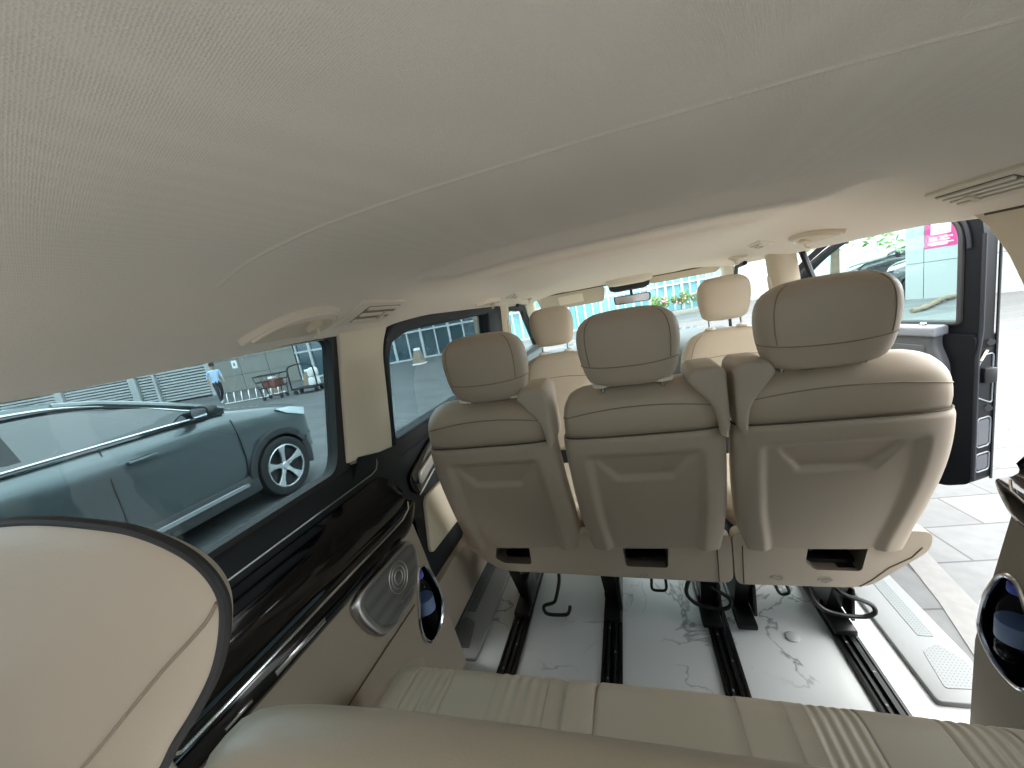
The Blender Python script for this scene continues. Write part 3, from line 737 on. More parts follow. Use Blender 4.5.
# ---- rear bench in front of the camera
bench = thing('rear_bench', (0, .30, 0), 'beige leather rear bench with ribbed cushion, in the foreground', 'bench')
zs = [(.30, .97, .9), (.40, 1, 1), (.65, 1, 1), (.735, .985, .96), (.78, .96, .82), (.81, .92, .62), (.827, .87, .42), (.835, .80, .22)]
rings = [[(.065 + p[0], .235 + .10 * (1 - smoothstep(.3, .8, z)) + p[1] - .02 * smoothstep(.3, -.7, p[0] / .6) * 0, z) for p in sup(.575 * k, .085 * d, 4, 120)] for z, k, d in zs]
mb = MB().loft(rings)
put('backrest', mb, 'leather', bench, smooth=60)
put('piping', MB().tube([(x, y, z) for x, y, z in ((-.515, .30, .55), (-.51, .275, .66), (-.49, .262, .76), (-.45, .262, .80))], .0035), 'seam', bench)
# cushion with ribbed bands: heights by x, section in y-z
bands = [(-.515, -.425), (-.335, -.225), (.195, .275), (.375, .46)]
seams_ = [-.195, -.135, .095, .165, .56]
def rib(x):
    d = 0
    for a, b in bands:
        if a <= x <= b:
            k = (x - a) / (b - a) * 5; d -= .0022 * (.5 + .5 * cos(2 * pi * k))
    for q in seams_: d -= .006 * math.exp(-((x - q) / .004)**2)
    return d
xs_ = []
x = -.60
while x < .665: xs_.append(x); x += .0018 if any(a - .01 < x < b + .01 for a, b in bands) or any(abs(x - q) < .014 for q in seams_) else .02
sec = []
for k in range(15):
    a = pi / 2 * k / 14; sec.append((.590 + .066 * sin(a), .423 + .066 * cos(a)))
rings = []
for x in xs_:
    e = smoothstep(-.60, -.55, x); bow = -.010 * ((x + .05) / .6)**2; r_ = rib(x)
    fr_ = [(.24, .30), (.24, .483 + r_)] + [(y, .490 + r_ + .004 * sin(pi * (y - .24) / .35)) for y in (.32, .40, .48, .54)] + [(y + bow + r_, z + r_ * (k < 8)) for k, (y, z) in enumerate(sec)] + [(.650 + bow, .30)]
    rings.append([(x, y, .30 + (z - .30) * (.72 + .28 * e)) for y, z in fr_])
put('seat_cushion', MB().loft(rings), 'leather', bench, smooth=60)
put('bench_base', MB().box((.08, .44, .16), (1.18, .36, .28), r=.03), 'black', bench)
put('piping', MB().tube([(-.605, .50, .40), (-.600, .56, .415), (-.585, .61, .405), (-.57, .64, .38)], .003), 'seam', bench)
# big headrest at lower left: outline in (x,z) on the plane y = .15
out = [(-.335, 1.114), (-.294, 1.106), (-.262, 1.090), (-.249, 1.068), (-.2555, 1.043), (-.278, 1.007), (-.312, .970), (-.352, .932), (-.388, .895), (-.44, .855), (-.50, .828), (-.58, .820), (-.65, .85), (-.69, .92), (-.69, 1.0), (-.67, 1.06), (-.62, 1.095), (-.53, 1.112), (-.42, 1.119)]
oc = [(p.x, p.y) for p in catmull([(a, b, 0) for a, b in out], 6, True)]
cx_, cz_ = -.43, 1.0
def hring(sc, y): return [(cx_ + (a - cx_) * sc, y, cz_ + (b - cz_) * sc) for a, b in oc]
hb = MB().loft([hring(k, y) for k, y in ((.02, .138), (.3, .1385), (.6, .140), (.82, .1435), (.93, .147), (.965, .150))], caps=True)
def dome(x, z):
    a = math.atan2(z - cz_, x - cx_); best = min(oc, key=lambda q: abs((math.atan2(q[1] - cz_, q[0] - cx_) - a + pi) % (2 * pi) - pi)); k = hypot(x - cx_, z - cz_) / hypot(best[0] - cx_, best[1] - cz_)
    return (x, interp([(.02, .138), (.3, .1385), (.6, .140), (.82, .1435), (.93, .147), (.965, .150)], k) - .0006, z)
hb.tube([dome(p.x, p.y) for p in catmull([(-.2560, 1.060, 0), (-.270, 1.045, 0), (-.315, 1.012, 0), (-.36, .978, 0), (-.41, .940, 0), (-.47, .896, 0), (-.52, .862, 0)], 5)], .0012, 1, 6)
hd = put('headrest', MB().loft([hring(k, y) for k, y in ((.955, .151), (.98, .153), (.97, .157), (.92, .163), (.84, .172), (.70, .183), (.4, .188), (.2, .19))]), 'leather', bench, smooth=60)
put('rear_pad', hb, ['leather', 'seam_l'], hd, smooth=60)
put('black_piping', MB().tube(hring(.978, .151), .0034, closed=True), 'rubber', hd)
for x in (-.54, -.46): put('headrest_post', MB().tube([(x, .19, .74), (x, .175, .93)], .007, 0, 12), 'chrome', bench)
# ================================================================ CEILING FITTINGS
def prof_frame(s, x, y):
    """point on the ceiling side slope and its local axes (a along y, b up the slope inward, c into the cabin)"""
    p = V((s * x, y, ceil_z(x, y))); e = .01
    b = V((-s * 2 * e, 0, ceil_z(x - e, y) - ceil_z(x + e, y))).normalized(); a = V((0, 1, (ceil_z(x, y + .02) - ceil_z(x, y - .02)) / .04)).normalized()
    c = a.cross(b); c = c if c.z < 0 else -c
    return lambda u, v, d: tuple(p + a * u + b * v + c.normalized() * d)
def handle(s, x, y, L=.30, Hh=.085, flip=1, label='', grp='handle bezels on the headliner'):
    f = prof_frame(s, x, y); g = lambda u, v, d: f(u * flip, v, d)
    root = thing('assist_handle', f(0, 0, 0), label, 'handle')
    out = catmull([(-L * .50, -Hh * .38, 0), (-L * .40, -Hh * .05, 0), (-L * .22, Hh * .32, 0), (0, Hh * .5, 0), (L * .25, Hh * .52, 0), (L * .42, Hh * .42, 0), (L * .5, Hh * .08, 0), (L * .46, -Hh * .30, 0), (L * .30, -Hh * .46, 0), (0, -Hh * .5, 0), (-L * .3, -Hh * .5, 0), (-L * .46, -Hh * .48, 0)], 5, True)
    O = [(p.x, p.y) for p in out]
    I = [(a * .84 + L * .01, b * .74 - Hh * .02) for a, b in O]
    bz = MB().prism(O, g, -.02, .014, bevel=.005, holes=[I] if False else ())
    put('bezel', bz, 'vent', root)
    # raised lip over the top and the folded grip
    lip = MB().tube([g(a * .93, b * .88, .0145) for a, b in [(p.x, p.y) for p in catmull([(-L * .46, -Hh * .34, 0), (-L * .38, -Hh * .0, 0), (-L * .2, Hh * .34, 0), (0, Hh * .48, 0), (L * .25, Hh * .5, 0), (L * .42, Hh * .38, 0), (L * .5, Hh * .05, 0)], 5)]], [.0045] * 31)
    put('lip', lip, 'vent', root)
    put('recess', MB().prism([(a * .86, b * .60 - Hh * .10) for a, b in O], g, .0138, .0150), 'pillar', root)
    hk = MB().prism(roundpoly([(L * .08, -.010), (L * .08, .016), (L * .19, .022), (L * .27, .010), (L * .27, -.006), (L * .19, -.014)], .006), g, .014, .026, bevel=.003)
    hk.tube([g(L * .17, .004, .024), g(L * .17, -.006, .036), g(L * .17, -.018, .036)], .004); put('coat_hook', hk, 'pillar', root)
    return root
def vent(s, x, y, L=.2, Hh=.06, n=3, label='', skew=.0, split=False, dark=.5):
    f = prof_frame(s, x, y); g = lambda u, v, d: f(u + skew * v, v, d)
    root = thing('air_vent', f(0, 0, 0), label, 'vent')
    put('vent_frame', MB().prism(roundpoly([(-L / 2, -Hh / 2), (L / 2, -Hh / 2), (L / 2, Hh / 2), (-L / 2, Hh / 2)], .006), g, -.015, .007, bevel=.003), 'vent', root)
    x0 = -L * .06 if split else -L * .30
    if split: put('reading_lamp_lens', MB().prism(rrect(-L * .44, -L * .10, -Hh * .32, Hh * .32, .004), g, .0065, .010, bevel=.0015), 'pillar', root)
    put('slot_recess', MB().prism(rrect(x0, L * .44, -Hh * .34, Hh * .34, .005), g, .0065, .0078), 'ventdark' if dark > .6 else 'slotbeige', root)  # flat plate, the shade inside the slots is put into its colour
    for k in range(n):
        v = -Hh * .26 + Hh * .52 * k / (n - 1)
        put('louver', MB().prism(rrect(x0 + .004, L * .44 - .004, v - Hh * .05, v + Hh * .05, .002), g, .0075, .0120, bevel=.0012), 'vent', root)
    put('thumb_slider', MB().prism(rrect(L * .16, L * .22, -Hh * .20, Hh * .10, .002), g, .010, .016, bevel=.001), 'pillar', root)
    return root
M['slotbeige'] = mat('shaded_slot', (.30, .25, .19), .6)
handle(-1, .672, .705, .235, .095, label='large cream handle bezel on the headliner above the tinted left rear window')
vent(-1, .66, .965, .21, .10, 3, 'cream ceiling air vent between the two left side windows', skew=.25)
handle(-1, .66, 1.98, .26, .07, label='small cream handle bezel above the left side door window')
vent(-1, .60, 2.28, .15, .06, 3, 'small cream ceiling vent above the front end of the left side door', skew=.2)
handle(1, .665, 1.70, .30, .075, label='cream handle bezel above the open side doorway')
vent(1, .60, 2.05, .17, .06, 3, 'small cream ceiling vent above the front end of the open doorway', skew=-.2, dark=.4, split=True)
vent(1, .66, .975, .24, .075, 4, 'dark slotted ceiling vent at the right edge of the photo', split=False, dark=.9)
put('trim_23', MB().tube([(.745, y, ceil_z(.745, y) - .001) for y in frange(-.2, 1.12, 12)], .0035), 'seam')['kind'] = 'structure'
# small handles over the front seats
handle(-1, .60, 2.62, .20, .055, label='small cream handle bezel above the left front seat')
handle(1, .62, 2.50, .20, .055, label='small cream handle bezel above the right front seat')

# sun visors
def sun_visor(cx, w, lab, tilt=0.0, h=.15, y=2.88):
    root = thing('sun_visor', (cx, y, 1.25), lab, 'sun visor')
    fn = lambda a, b, d: (cx + a, y + .05 * (1 - (cx / .7)**2) + b * .55 - d, 1.250 - b * .80)
    put('visor_panel', MB().prism(roundpoly([(-w / 2, 0), (w / 2, 0), (w / 2 - .02, h), (-w / 2 + .02, h)], .03), fn, -.008, .010, bevel=.006), 'visor', root)
    put('hinge_rod', MB().tube([fn(-w / 2 - .02, -.004, .0), fn(w / 2 + .01, -.004, .0)], .006), 'seam', root)
    if h > .1: put('vanity_cover', MB().prism(rrect(-.09, .09, .025, h - .03, .01), fn, .009, .013, bevel=.002), 'vent', root)
    return root
sun_visor(-.36, .50, 'folded-down cream sun visor on the left of the windscreen', h=.13)
sun_visor(.40, .46, 'cream sun visor tucked up on the right of the windscreen', h=.055)

# rear view mirror and overhead console
rm = thing('rear_view_mirror', (.06, 2.93, 1.10), 'rear view mirror hanging from the top of the windscreen', 'mirror')
fn = lambda a, b, d: (.06 + a, 2.93 + d, 1.130 + b)
put('mirror_housing', MB().prism(roundpoly([(-.12, -.028), (.12, -.032), (.125, .026), (-.125, .030)], .018), fn, .0, .03, bevel=.006), 'black', rm)
put('mirror_glass', MB().prism(roundpoly([(-.112, -.023), (.112, -.026), (.116, .021), (-.116, .024)], .014), fn, -.002, .001), 'chrome', rm)
put('mirror_stalk', MB().tube([(.06, 2.955, 1.155), (.06, 2.97, 1.22)], .010), 'black', rm)
oc_ = thing('overhead_console', (.05, 2.80, 1.24), 'overhead console above the rear view mirror', 'console')
put('console_body', MB().loft([[(.05 + p[0] * k, 2.80 + p[1] * k, z) for p in sup(.15, .09, 2.6, 32)] for z, k in ((1.30, 1), (1.25, 1), (1.235, .9), (1.228, .6))]), 'vent', oc_, smooth=60)
put('sensor_cover', MB().loft([[(.05 + p[0] * k, 2.925 + p[1] * k, z) for p in sup(.14, .035, 2.6, 32)] for z, k in ((1.245, 1), (1.205, .95), (1.190, .7))]), 'black', oc_, smooth=60)

# speakers and water bottles (left and right walls)
def text_mesh(body, size, ext=.0005):
    cu = bpy.data.curves.new('t', 'FONT'); cu.body = body; cu.size = size; cu.extrude = ext; cu.align_x = 'CENTER'; cu.align_y = 'CENTER'
    o = bpy.data.objects.new('t', cu); COL.objects.link(o); bpy.context.view_layer.update()
    me = bpy.data.meshes.new_from_object(o); vs = [v.co.copy() for v in me.vertices]; fs = [tuple(p.vertices) for p in me.polygons]
    bpy.data.objects.remove(o); bpy.data.meshes.remove(me); bpy.data.curves.remove(cu); return vs, fs
def mesh_grille():
    m = mat('speaker_mesh', (.30, .29, .28), .35, .8); nt = m.node_tree; b = nt.nodes['Principled BSDF']
    tc = nt.nodes.new('ShaderNodeTexCoord'); v = nt.nodes.new('ShaderNodeTexVoronoi'); v.inputs['Scale'].default_value = 260; v.inputs['Randomness'].default_value = 0
    nt.links.new(tc.outputs['Object'], v.inputs['Vector'])
    r = nt.nodes.new('ShaderNodeMapRange'); r.inputs[1].default_value = .28; r.inputs[2].default_value = .36; nt.links.new(v.outputs[0], r.inputs[0])
    k = nt.nodes.new('ShaderNodeMix'); k.data_type = 'RGBA'; k.inputs[6].default_value = (.10, .10, .10, 1); k.inputs[7].default_value = (.30, .295, .29, 1)
    nt.links.new(r.outputs[0], k.inputs[0]); nt.links.new(k.outputs[2], b.inputs['Base Color']); return m
M['grille'] = mesh_grille()
def xp(s, y, z, d): return (s * (.695 + .02 * max(0, (z - .40) / .2) - d), y, z)
sp = thing('side_speaker', (-.71, .80, .52), 'silver-framed speaker grille in the left cloth wall, below the gloss black panel', 'speaker')
o_ = [(.668, .560), (.70, .590), (.88, .592), (.935, .580), (.948, .545), (.925, .490), (.87, .445), (.80, .432), (.74, .438), (.695, .480)]
oc = [(p.x, p.y) for p in catmull([(a, b, 0) for a, b in o_], 5, True)]
cy_ = sum(a for a, b in oc) / len(oc); cz2 = sum(b for a, b in oc) / len(oc)
sc_ = lambda k, dy=0, dz=0: [(cy_ + (a - cy_) * k + dy, cz2 + (b - cz2) * k + dz) for a, b in oc]
mb = MB(); prev = []
for k, d in ((1.0, 0), (1.0, .010), (.97, .016), (.90, .016), (.86, .011), (.84, .006)): prev.append([xp(-1, a, b, d) for a, b in (sc_(k, .012 * (1 - k) * 8, -.004 * (1 - k) * 8))])
put('speaker_frame', mb.loft(prev), 'silver', sp, smooth=50)
G2 = sc_(.86, .012, -.004); g2 = MB().prism(G2, lambda a, b, d: xp(-1, a, b, d), .004, .010)
grl = put('speaker_mesh', g2, 'grille', sp)
mb = MB()
for R_ in (.018, .030, .042): mb.tube([xp(-1, .845 + R_ * cos(a), .525 + R_ * sin(a), .0103) for a in frange(0, 2 * pi, 28)][:-1], .0010, closed=True)
put('speaker_ring', mb, 'silver', grl)
vs, fs = text_mesh('Burmester', .017)
put('speaker_badge', MB().add([xp(-1, .855 + v.x, .462 + v.y * 1.0, .0108 + v.z) for v in vs], fs), 'silver', grl)

def bottle(loc, lab):
    root = thing('water_bottle', loc, lab, 'bottle'); c = loc
    put('bottle_body', MB().lathe([(.001, 0), (.026, 0), (.030, .006), (.030, .03), (.028, .036), (.030, .042), (.030, .060), (.028, .066), (.030, .072), (.030, .10), (.028, .12), (.017, .145), (.0125, .155), (.0125, .165)], c, 28), 'bottle', root, smooth=50)
    put('label', MB().lathe([(.0306, .045), (.0309, .046), (.0309, .088), (.0306, .089)], c, 28), 'bottlelabel', root)
    put('cap', MB().lathe([(.001, .160), (.0165, .160), (.0172, .163), (.0172, .176), (.0150, .180), (.001, .180)], c, 24), 'bluecap', root)
M['bottlelabel'] = mat('blue_grey_label', (.22, .30, .50), .4)
bottle((-.714, .952, .280), 'water bottle in the pocket of the left wall, below the speaker')
bottle((.712, .955, .282), 'blue-capped water bottle in the pocket at the right edge of the photo')
# ================================================================ OPEN FRONT DOOR (right)
T0 = V((1.66, 2.41)); DD = V((.47, -.883)).normalized(); NN = V((-.883, -.47)).normalized()
def dp(a, b, d): q = T0 - DD * a + NN * d; return (q.x, q.y, b)
d4 = put('door_3', MB().prism(roundpoly([(0, -.05), (0, .70), (1.16, .76), (1.20, .60), (1.20, .0), (1.12, -.08), (.1, -.10)], .03), dp, 0, .135, bevel=0), 'doorblack', smooth=30)
struct(d4, 'black front passenger door standing wide open')
OUT = roundpoly([(0, .62), (0, 1.19), (.03, 1.290), (.14, 1.325), (.42, 1.345), (.68, 1.300), (.92, 1.15), (1.10, .95), (1.19, .82), (1.19, .62)], [.01, .06, .06, .08, .12, .12, .1, .08, .04, .01], 6)
INN = roundpoly([(.075, .755), (.075, 1.18), (.105, 1.25), (.18, 1.278), (.42, 1.293), (.65, 1.250), (.86, 1.12), (1.02, .95), (1.10, .83), (1.10, .775)], [.02, .05, .04, .05, .1, .1, .1, .06, .03, .02], 6)
put('window_frame', MB().prism(OUT, dp, .02, .105, holes=[INN], bevel=0), 'doorblack', d4, smooth=30)
put('window_seal', MB().tube([dp(a, b, .108) for a, b in INN], .012, closed=True), 'rubber', d4)
put('door_seal', MB().tube([dp(a + (.045 if a < .5 else -.045), b - (.035 if b > .9 else -.02), .112) for a, b in OUT if b > .64], .009), 'dgrey', d4)
put('chrome_strip', MB().tube([dp(a, b + .018, .104) for a, b in INN if b > .84 and a > .15], .004), 'silver', d4)
put('window_glass', MB().prism(INN, dp, .055, .059), 'glass_clear', d4)
# interior trim of the door
pan = roundpoly([(.10, .03), (.085, .55), (.125, .66), (.115, .745), (1.12, .775), (1.14, .3), (1.0, .02)], [.04, .05, .03, .02, .04, .05, .05], 5)
tr = put('door_trim', MB().prism(pan, dp, .13, .185, bevel=.02), 'grey', d4, smooth=50)
put('trim_ledge', MB().prism(roundpoly([(.115, .70), (.115, .752), (1.1, .78), (1.1, .73)], .012), dp, .11, .20, bevel=.012), 'ledgegrey', tr)
put('armrest', MB().prism(roundpoly([(.14, .49), (.15, .56), (.5, .60), (.95, .60), (.95, .50)], .025), dp, .18, .255, bevel=.02), 'dgrey', tr)
put('cloth_insert', MB().prism(roundpoly([(.16, .60), (.16, .66), (1.0, .69), (1.0, .63)], .02), dp, .183, .193, bevel=.004), 'grey', tr)
put('door_pocket', MB().prism(roundpoly([(.12, .06), (.13, .24), (.95, .28), (.95, .06)], .04), dp, .17, .225, bevel=.02), 'dgrey', tr)
lk = MB().lathe([(.001, 0), (.014, 0), (.014, .012), (.010, .018), (.001, .018)], dp(.19, .752, .155), 16); put('lock_button', lk, 'chrome', d4)
# trailing edge details: pressed frames, latch, striker wires
de = lambda u, b, e: (lambda q: (q.x, q.y, b))(T0 + DD * e + NN * u)
mb = MB()
mb.tube([de(a, b, .002) for a, b in rrect(.022, .110, .005, .10, .016)], .0035, closed=True)
mb.tube([de(a, b, .002) for a, b in rrect(.022, .110, .135, .285, .020)], .0035, closed=True)
mb.tube([de(a, b, .002) for a, b in roundpoly([(.02, .35), (.125, .40), (.130, .52), (.085, .60), (.02, .60)], .02)], .0035, closed=True)
put('pressed_frame', mb, 'edgegrey', d4)
for b0, b1 in ((.015, .09), (.145, .275)):
    put('edge_panel', MB().prism(rrect(.030, .102, b0, b1, .012), de, .0, .0022), 'edgeblue', d4)
lt = put('door_latch', MB().box(de(.060, .50, .004), (.05, .05, .075), r=.008), 'black', d4)
put('latch_claw', MB().tube([de(.030, .485, .012), de(.075, .485, .018), de(.078, .515, .018), de(.035, .52, .012)], .0045), 'silver', lt)
put('latch_screw', MB().tube([de(.105, .575, .004), de(.070, .62, .006)], .006), 'goldmetal', lt)
put('edge_seal', MB().tube([de(.128, z, .004) for z in frange(-.03, .60, 10)] + [de(.115, .66, .004), de(.104, .72, .003)] + [de(.104, z, .003) for z in frange(.78, 1.16, 6)], .009), 'dgrey', d4)
put('outer_lip', MB().tube([de(.004, z, .003) for z in frange(-.05, 1.18, 14)], .006), 'blackpaint', d4)
for b in (.655, .33): put('rubber_plug', MB().lathe([(.001, -.004), (.016, -.004), (.016, .004), (.001, .004)], de(.045, b, .004), 14, axis='y'), 'rubber', d4)


# ================================================================ OUTSIDE
gp = MB().add([(-70, -40, G), (60, -40, G), (60, 70, G), (-70, 70, G)], [(0, 1, 2, 3)])
gp.add([(-70, -40, G - .1), (60, -40, G - .1), (60, 70, G - .1), (-70, 70, G - .1)], [(3, 2, 1, 0)])
go = put('ground', gp, 'pavers', smooth=0, origin=(0, 0, G)); struct(go, 'grey stone paving around the van')
wl = MB().prism([(1.262, 2.34), (1.39, 2.43), (1.345, 2.0), (1.315, 1.70), (1.15, 1.70), (1.215, 2.0)], lambda a, b, d: (a, b, G + d), .0, .004)
struct(put('road_marking', wl, 'roadpaint', smooth=0), 'worn white painted line on the paving outside the open doorway')
for k, (p, q) in enumerate((((-9.4, 16.4), (2, 18.8)), ((-16, 15.2), (-9.4, 16.4)))):
    d = (V(q) - V(p)).normalized(); n = V((-d.y, d.x)) * .09
    struct(put('kerb_line', MB().add([(p[0] - n.x, p[1] - n.y, G + .006), (q[0] - n.x, q[1] - n.y, G + .006), (q[0] + n.x, q[1] + n.y, G + .006), (p[0] + n.x, p[1] + n.y, G + .006)], [(0, 1, 2, 3)]), 'roadpaint', smooth=0), 'white line on the paving before the glass building')

# ---- building across the square
BP = V((-17.15, 17.23)); BD = V((.969, .248)).normalized(); BN = V((.248, -.969)).normalized()   # BN points to the van
bw = lambda a, b, d: (BP.x + BD.x * a + BN.x * d, BP.y + BD.y * a + BN.y * d, b)
bld = thing('glass_building', bw(8, G, 0), 'building with stone cladding, louvres and a gridded glass front across the square', 'building')
put('core_wall', MB().prism([(-30, G), (40, G), (40, 10), (-30, 10)], bw, -.6, -.25), 'stonedark', bld, smooth=0)
mb = MB(); w_ = 1.55; h_ = .86
for i in range(3):
    for j in range(12): mb.prism([(-4.65 + i * w_ + .012, G + .02 + j * h_), (-4.65 + (i + 1) * w_ - .012, G + .02 + j * h_), (-4.65 + (i + 1) * w_ - .012, G + (j + 1) * h_), (-4.65 + i * w_ + .012, G + (j + 1) * h_)], bw, -.25, -.02)
put('stone_cladding', mb, 'stone', bld, smooth=0)
pb = put('notice_plate', MB().prism(rrect(-3.52, -3.22, .80, 1.22, .02), bw, -.02, .0), 'white', bld)
put('plate_symbol', MB().prism(rrect(-3.42, -3.32, .92, 1.10, .01), bw, .0, .006), 'edgegrey', pb)
# louvres
def louvres(t0, t1):
    mb = MB(); z = G + .1
    while z < 6: mb.prism([(t0, z), (t1, z), (t1, z + .09), (t0, z + .09)], lambda a, b, d: bw(a, b - d * .25, d), -.22, .0); z += .155
    put('louvre_panel', mb, 'louvre', bld, smooth=0)
    put('louvre_back', MB().prism([(t0, G), (t1, G), (t1, 6.2), (t0, 6.2)], bw, -.25, -.21), 'stonedark', bld, smooth=0)
louvres(-7.85, -4.95); louvres(-8.95, -8.05); louvres(-13.3, -9.45); louvres(-19, -13.8)
for t, w in ((-4.80, .30), (-7.95, .14), (-9.2, .42), (-13.55, .42)):
    put('column', MB().prism([(t - w / 2, G), (t + w / 2, G), (t + w / 2, 8), (t - w / 2, 8)], bw, -.1, .12), 'louvre', bld, smooth=0)
# glass front: mullions and transoms
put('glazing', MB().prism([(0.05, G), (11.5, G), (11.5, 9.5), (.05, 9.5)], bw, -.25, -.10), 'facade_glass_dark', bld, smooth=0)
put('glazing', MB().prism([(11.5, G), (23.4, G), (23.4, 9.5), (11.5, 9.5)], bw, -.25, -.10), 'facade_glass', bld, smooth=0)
for k in range(44):
    t = .12 + k * .76 if k < 16 else 11.9 + (k - 16) * .42; w = .11 if k % 2 else .07
    put('mullion', MB().prism([(t - w / 2, G), (t + w / 2, G), (t + w / 2, 9.5), (t - w / 2, 9.5)], bw, -.10, .03 if k % 2 else 0.0), 'mullion', bld, smooth=0)
for z in (G + .03, 1.02, 1.9, 2.8, 3.9, 5.5):
    put('transom', MB().prism([(.05, z - .045), (23.4, z - .045), (23.4, z + .045), (.05, z + .045)], bw, -.10, .02), 'mullion', bld, smooth=0)

put('white_wing', MB().prism([(23.5, G), (40, G), (40, 10), (23.5, 10)], bw, -.25, .3), 'mullion', bld, smooth=0)
# ---- white wall with the pink poster on the right
WP = V((7.39, 13.6)); WD = V((.65, -.76)).normalized(); WN = V((-.76, -.65)).normalized()
ww = lambda a, b, d: (WP.x + WD.x * a + WN.x * d, WP.y + WD.y * a + WN.y * d, b)
wb = thing('tiled_wall', ww(1, G, 0), 'pale tiled wall seen through the open front door window', 'wall')
mb = MB()
for i, (t0, t1) in enumerate(((0, .36), (.375, 1.3), (1.315, 2.3), (2.315, 3.4), (3.415, 4.5))):
    for j in range(6): mb.prism([(t0, G + j * .95), (t1, G + j * .95), (t1, G + (j + 1) * .95 - .015), (t0, G + (j + 1) * .95 - .015)], ww, -.8, 0.0)
put('wall_tiles', mb, 'walltile', wb, smooth=0)
put('wall_backing', MB().prism([(.01, G), (4.49, G), (4.49, 5.2), (.01, 5.2)], ww, -.78, -.012), 'stonedark', wb, smooth=0)
ps = thing('pink_poster', ww(.68, .83, .02), 'magenta poster with pale panel and lines of small text on the pale tiled wall', 'poster')
put('poster_sheet', MB().prism([(.385, .83), (.98, .83), (.98, 1.78), (.385, 1.78)], ww, .0, .01), 'pink', ps, smooth=0)
put('pale_panel', MB().prism([(.50, 1.16), (.86, 1.16), (.86, 1.58), (.50, 1.58)], ww, .010, .013), 'white', ps, smooth=0)
mb = MB()
for z, segs in ((1.06, ((.46, .62), (.68, .90))), (1.0, ((.47, .60), (.66, .84))), (.93, ((.44, .92),)), (.89, ((.50, .80),))):
    for a, b in segs:
        x = a
        while x < b: mb.prism([(x, z), (x + .022, z), (x + .022, z + .026), (x, z + .026)], ww, .010, .012); x += .032
put('text_lines', mb, 'palepink', ps, smooth=0)
lg = catmull([(6.1, 11.0, G + .05), (6.5, 11.25, G + .07), (6.95, 11.75, G + .06), (7.3, 12.1, G + .08), (7.7, 12.4, G + .06)], 5)
tag(put('fallen_branch', MB().tube(lg, [.05 + .018 * sin(k * 1.9) for k in range(len(lg))], 0, 10), 'bark'), 'mottled brown strip of wood lying on the paving before the pale tiled wall', 'wood')

# ---- bollards, rack, trolleys on the left
def bollard(x, y, lab):
    root = thing('stone_bollard', (x, y, G), lab, 'bollard')
    q = lambda h, z: [(x + a * h, y + b * h, G + z) for a, b in rrect(-1, 1, -1, 1, .25, 3)]
    put('bollard_body', MB().loft([q(.25, .06), q(.12, .62), q(.11, .64)]), 'bollard', root)
    put('bollard_base', MB().loft([q(.27, 0), q(.27, .05), q(.25, .06)]), 'white', root)
    put('bollard_top', MB().loft([q(.115, .64), q(.115, .72), q(.09, .74)]), 'white', root)
bollard(-13.4, 13.95, 'brown tapering stone bollard nearest the dark tinted window pillar')
bollard(-14.3, 12.9, 'brown stone bollard behind the black trolley hoop')
bollard(-9.25, 16.2, 'lone stone bollard seen through the side door window')
rk = thing('bike_rack', (-14.6, 12.1, G), 'row of silver bike rack hoops beside the stone wall', 'bike rack')
put('ground_rail', MB().tube([(-15.7, 11.75, G + .03), (-13.5, 12.35, G + .03)], .03), 'silver', rk)
for k in range(8):
    bx, by = -15.6 + .29 * k, 11.78 + .079 * k
    put('hoop', MB().tube([(bx + .0 + .14 * cos(a) + .10, by + .28 * cos(a) * -.6, G + .03 + .42 * sin(a)) for a in frange(0, pi, 12)], .022), 'silver', rk)
ct = thing('hand_cart', (-12.9, 11.6, G), 'wire basket cart with a red-brown load beside the bike rack', 'cart')
fc = lambda a, b, c: (-12.9 + .95 * a - .30 * b, 11.6 + .30 * a + .95 * b, G + c)
mb = MB()
for z, k in ((.92, 1.0), (.70, .9), (.45, .8)): mb.tube([fc(a * k, b * k, z) for a, b in ((-.5, -.28), (.5, -.28), (.5, .28), (-.5, .28))], .018, closed=True)
for a, b in ((-.5, -.28), (-.25, -.28), (0, -.28), (.25, -.28), (.5, -.28), (.5, .28), (0, .28), (-.5, .28)): mb.tube([fc(a, b, .92), fc(a * .8, b * .8, .45)], .010)
put('wire_basket', mb, 'dgrey', ct)
put('load', MB().box(fc(.02, 0, .60), (.62, .44, .30), r=.04), 'redbrown', ct)
put('cart_frame', MB().tube([fc(-.4, -.2, .42), fc(-.35, -.2, .12), fc(.38, -.2, .12), fc(.4, -.2, .42)], .02).tube([fc(-.4, .2, .42), fc(-.35, .2, .12), fc(.38, .2, .12), fc(.4, .2, .42)], .02), 'dgrey', ct)
for a in (-.33, .33):
    for b in (-.2, .2): put('wheel', MB().lathe([(.001, -.02), (.07, -.02), (.07, .02), (.001, .02)], fc(a, b, .07), 16, axis='y'), 'rubber', ct)
tr_ = thing('platform_trolley', (-12.1, 11.9, G), 'black hooped platform trolley carrying white bags', 'trolley')
ft = lambda a, b, c: (-11.75 + .95 * a - .30 * b, 12.05 + .30 * a + .95 * b, G + c)
put('deck', MB().box(ft(0, 0, .2), (1.1, .6, .05), r=.01), 'dgrey', tr_)
put('handle_hoop', MB().tube(catmull([ft(-.52, -.2, .2), ft(-.52, -.2, .85), ft(-.45, -.2, 1.05), ft(-.1, -.2, 1.12), ft(.35, -.2, 1.05), ft(.45, -.2, .85), ft(.45, -.2, .2)], 5), .03), 'black', tr_)
for a in (-.4, .4):
    for b in (-.22, .22): put('wheel', MB().lathe([(.001, -.025), (.085, -.025), (.085, .025), (.001, .025)], ft(a, b, .085), 16, axis='y'), 'rubber', tr_)
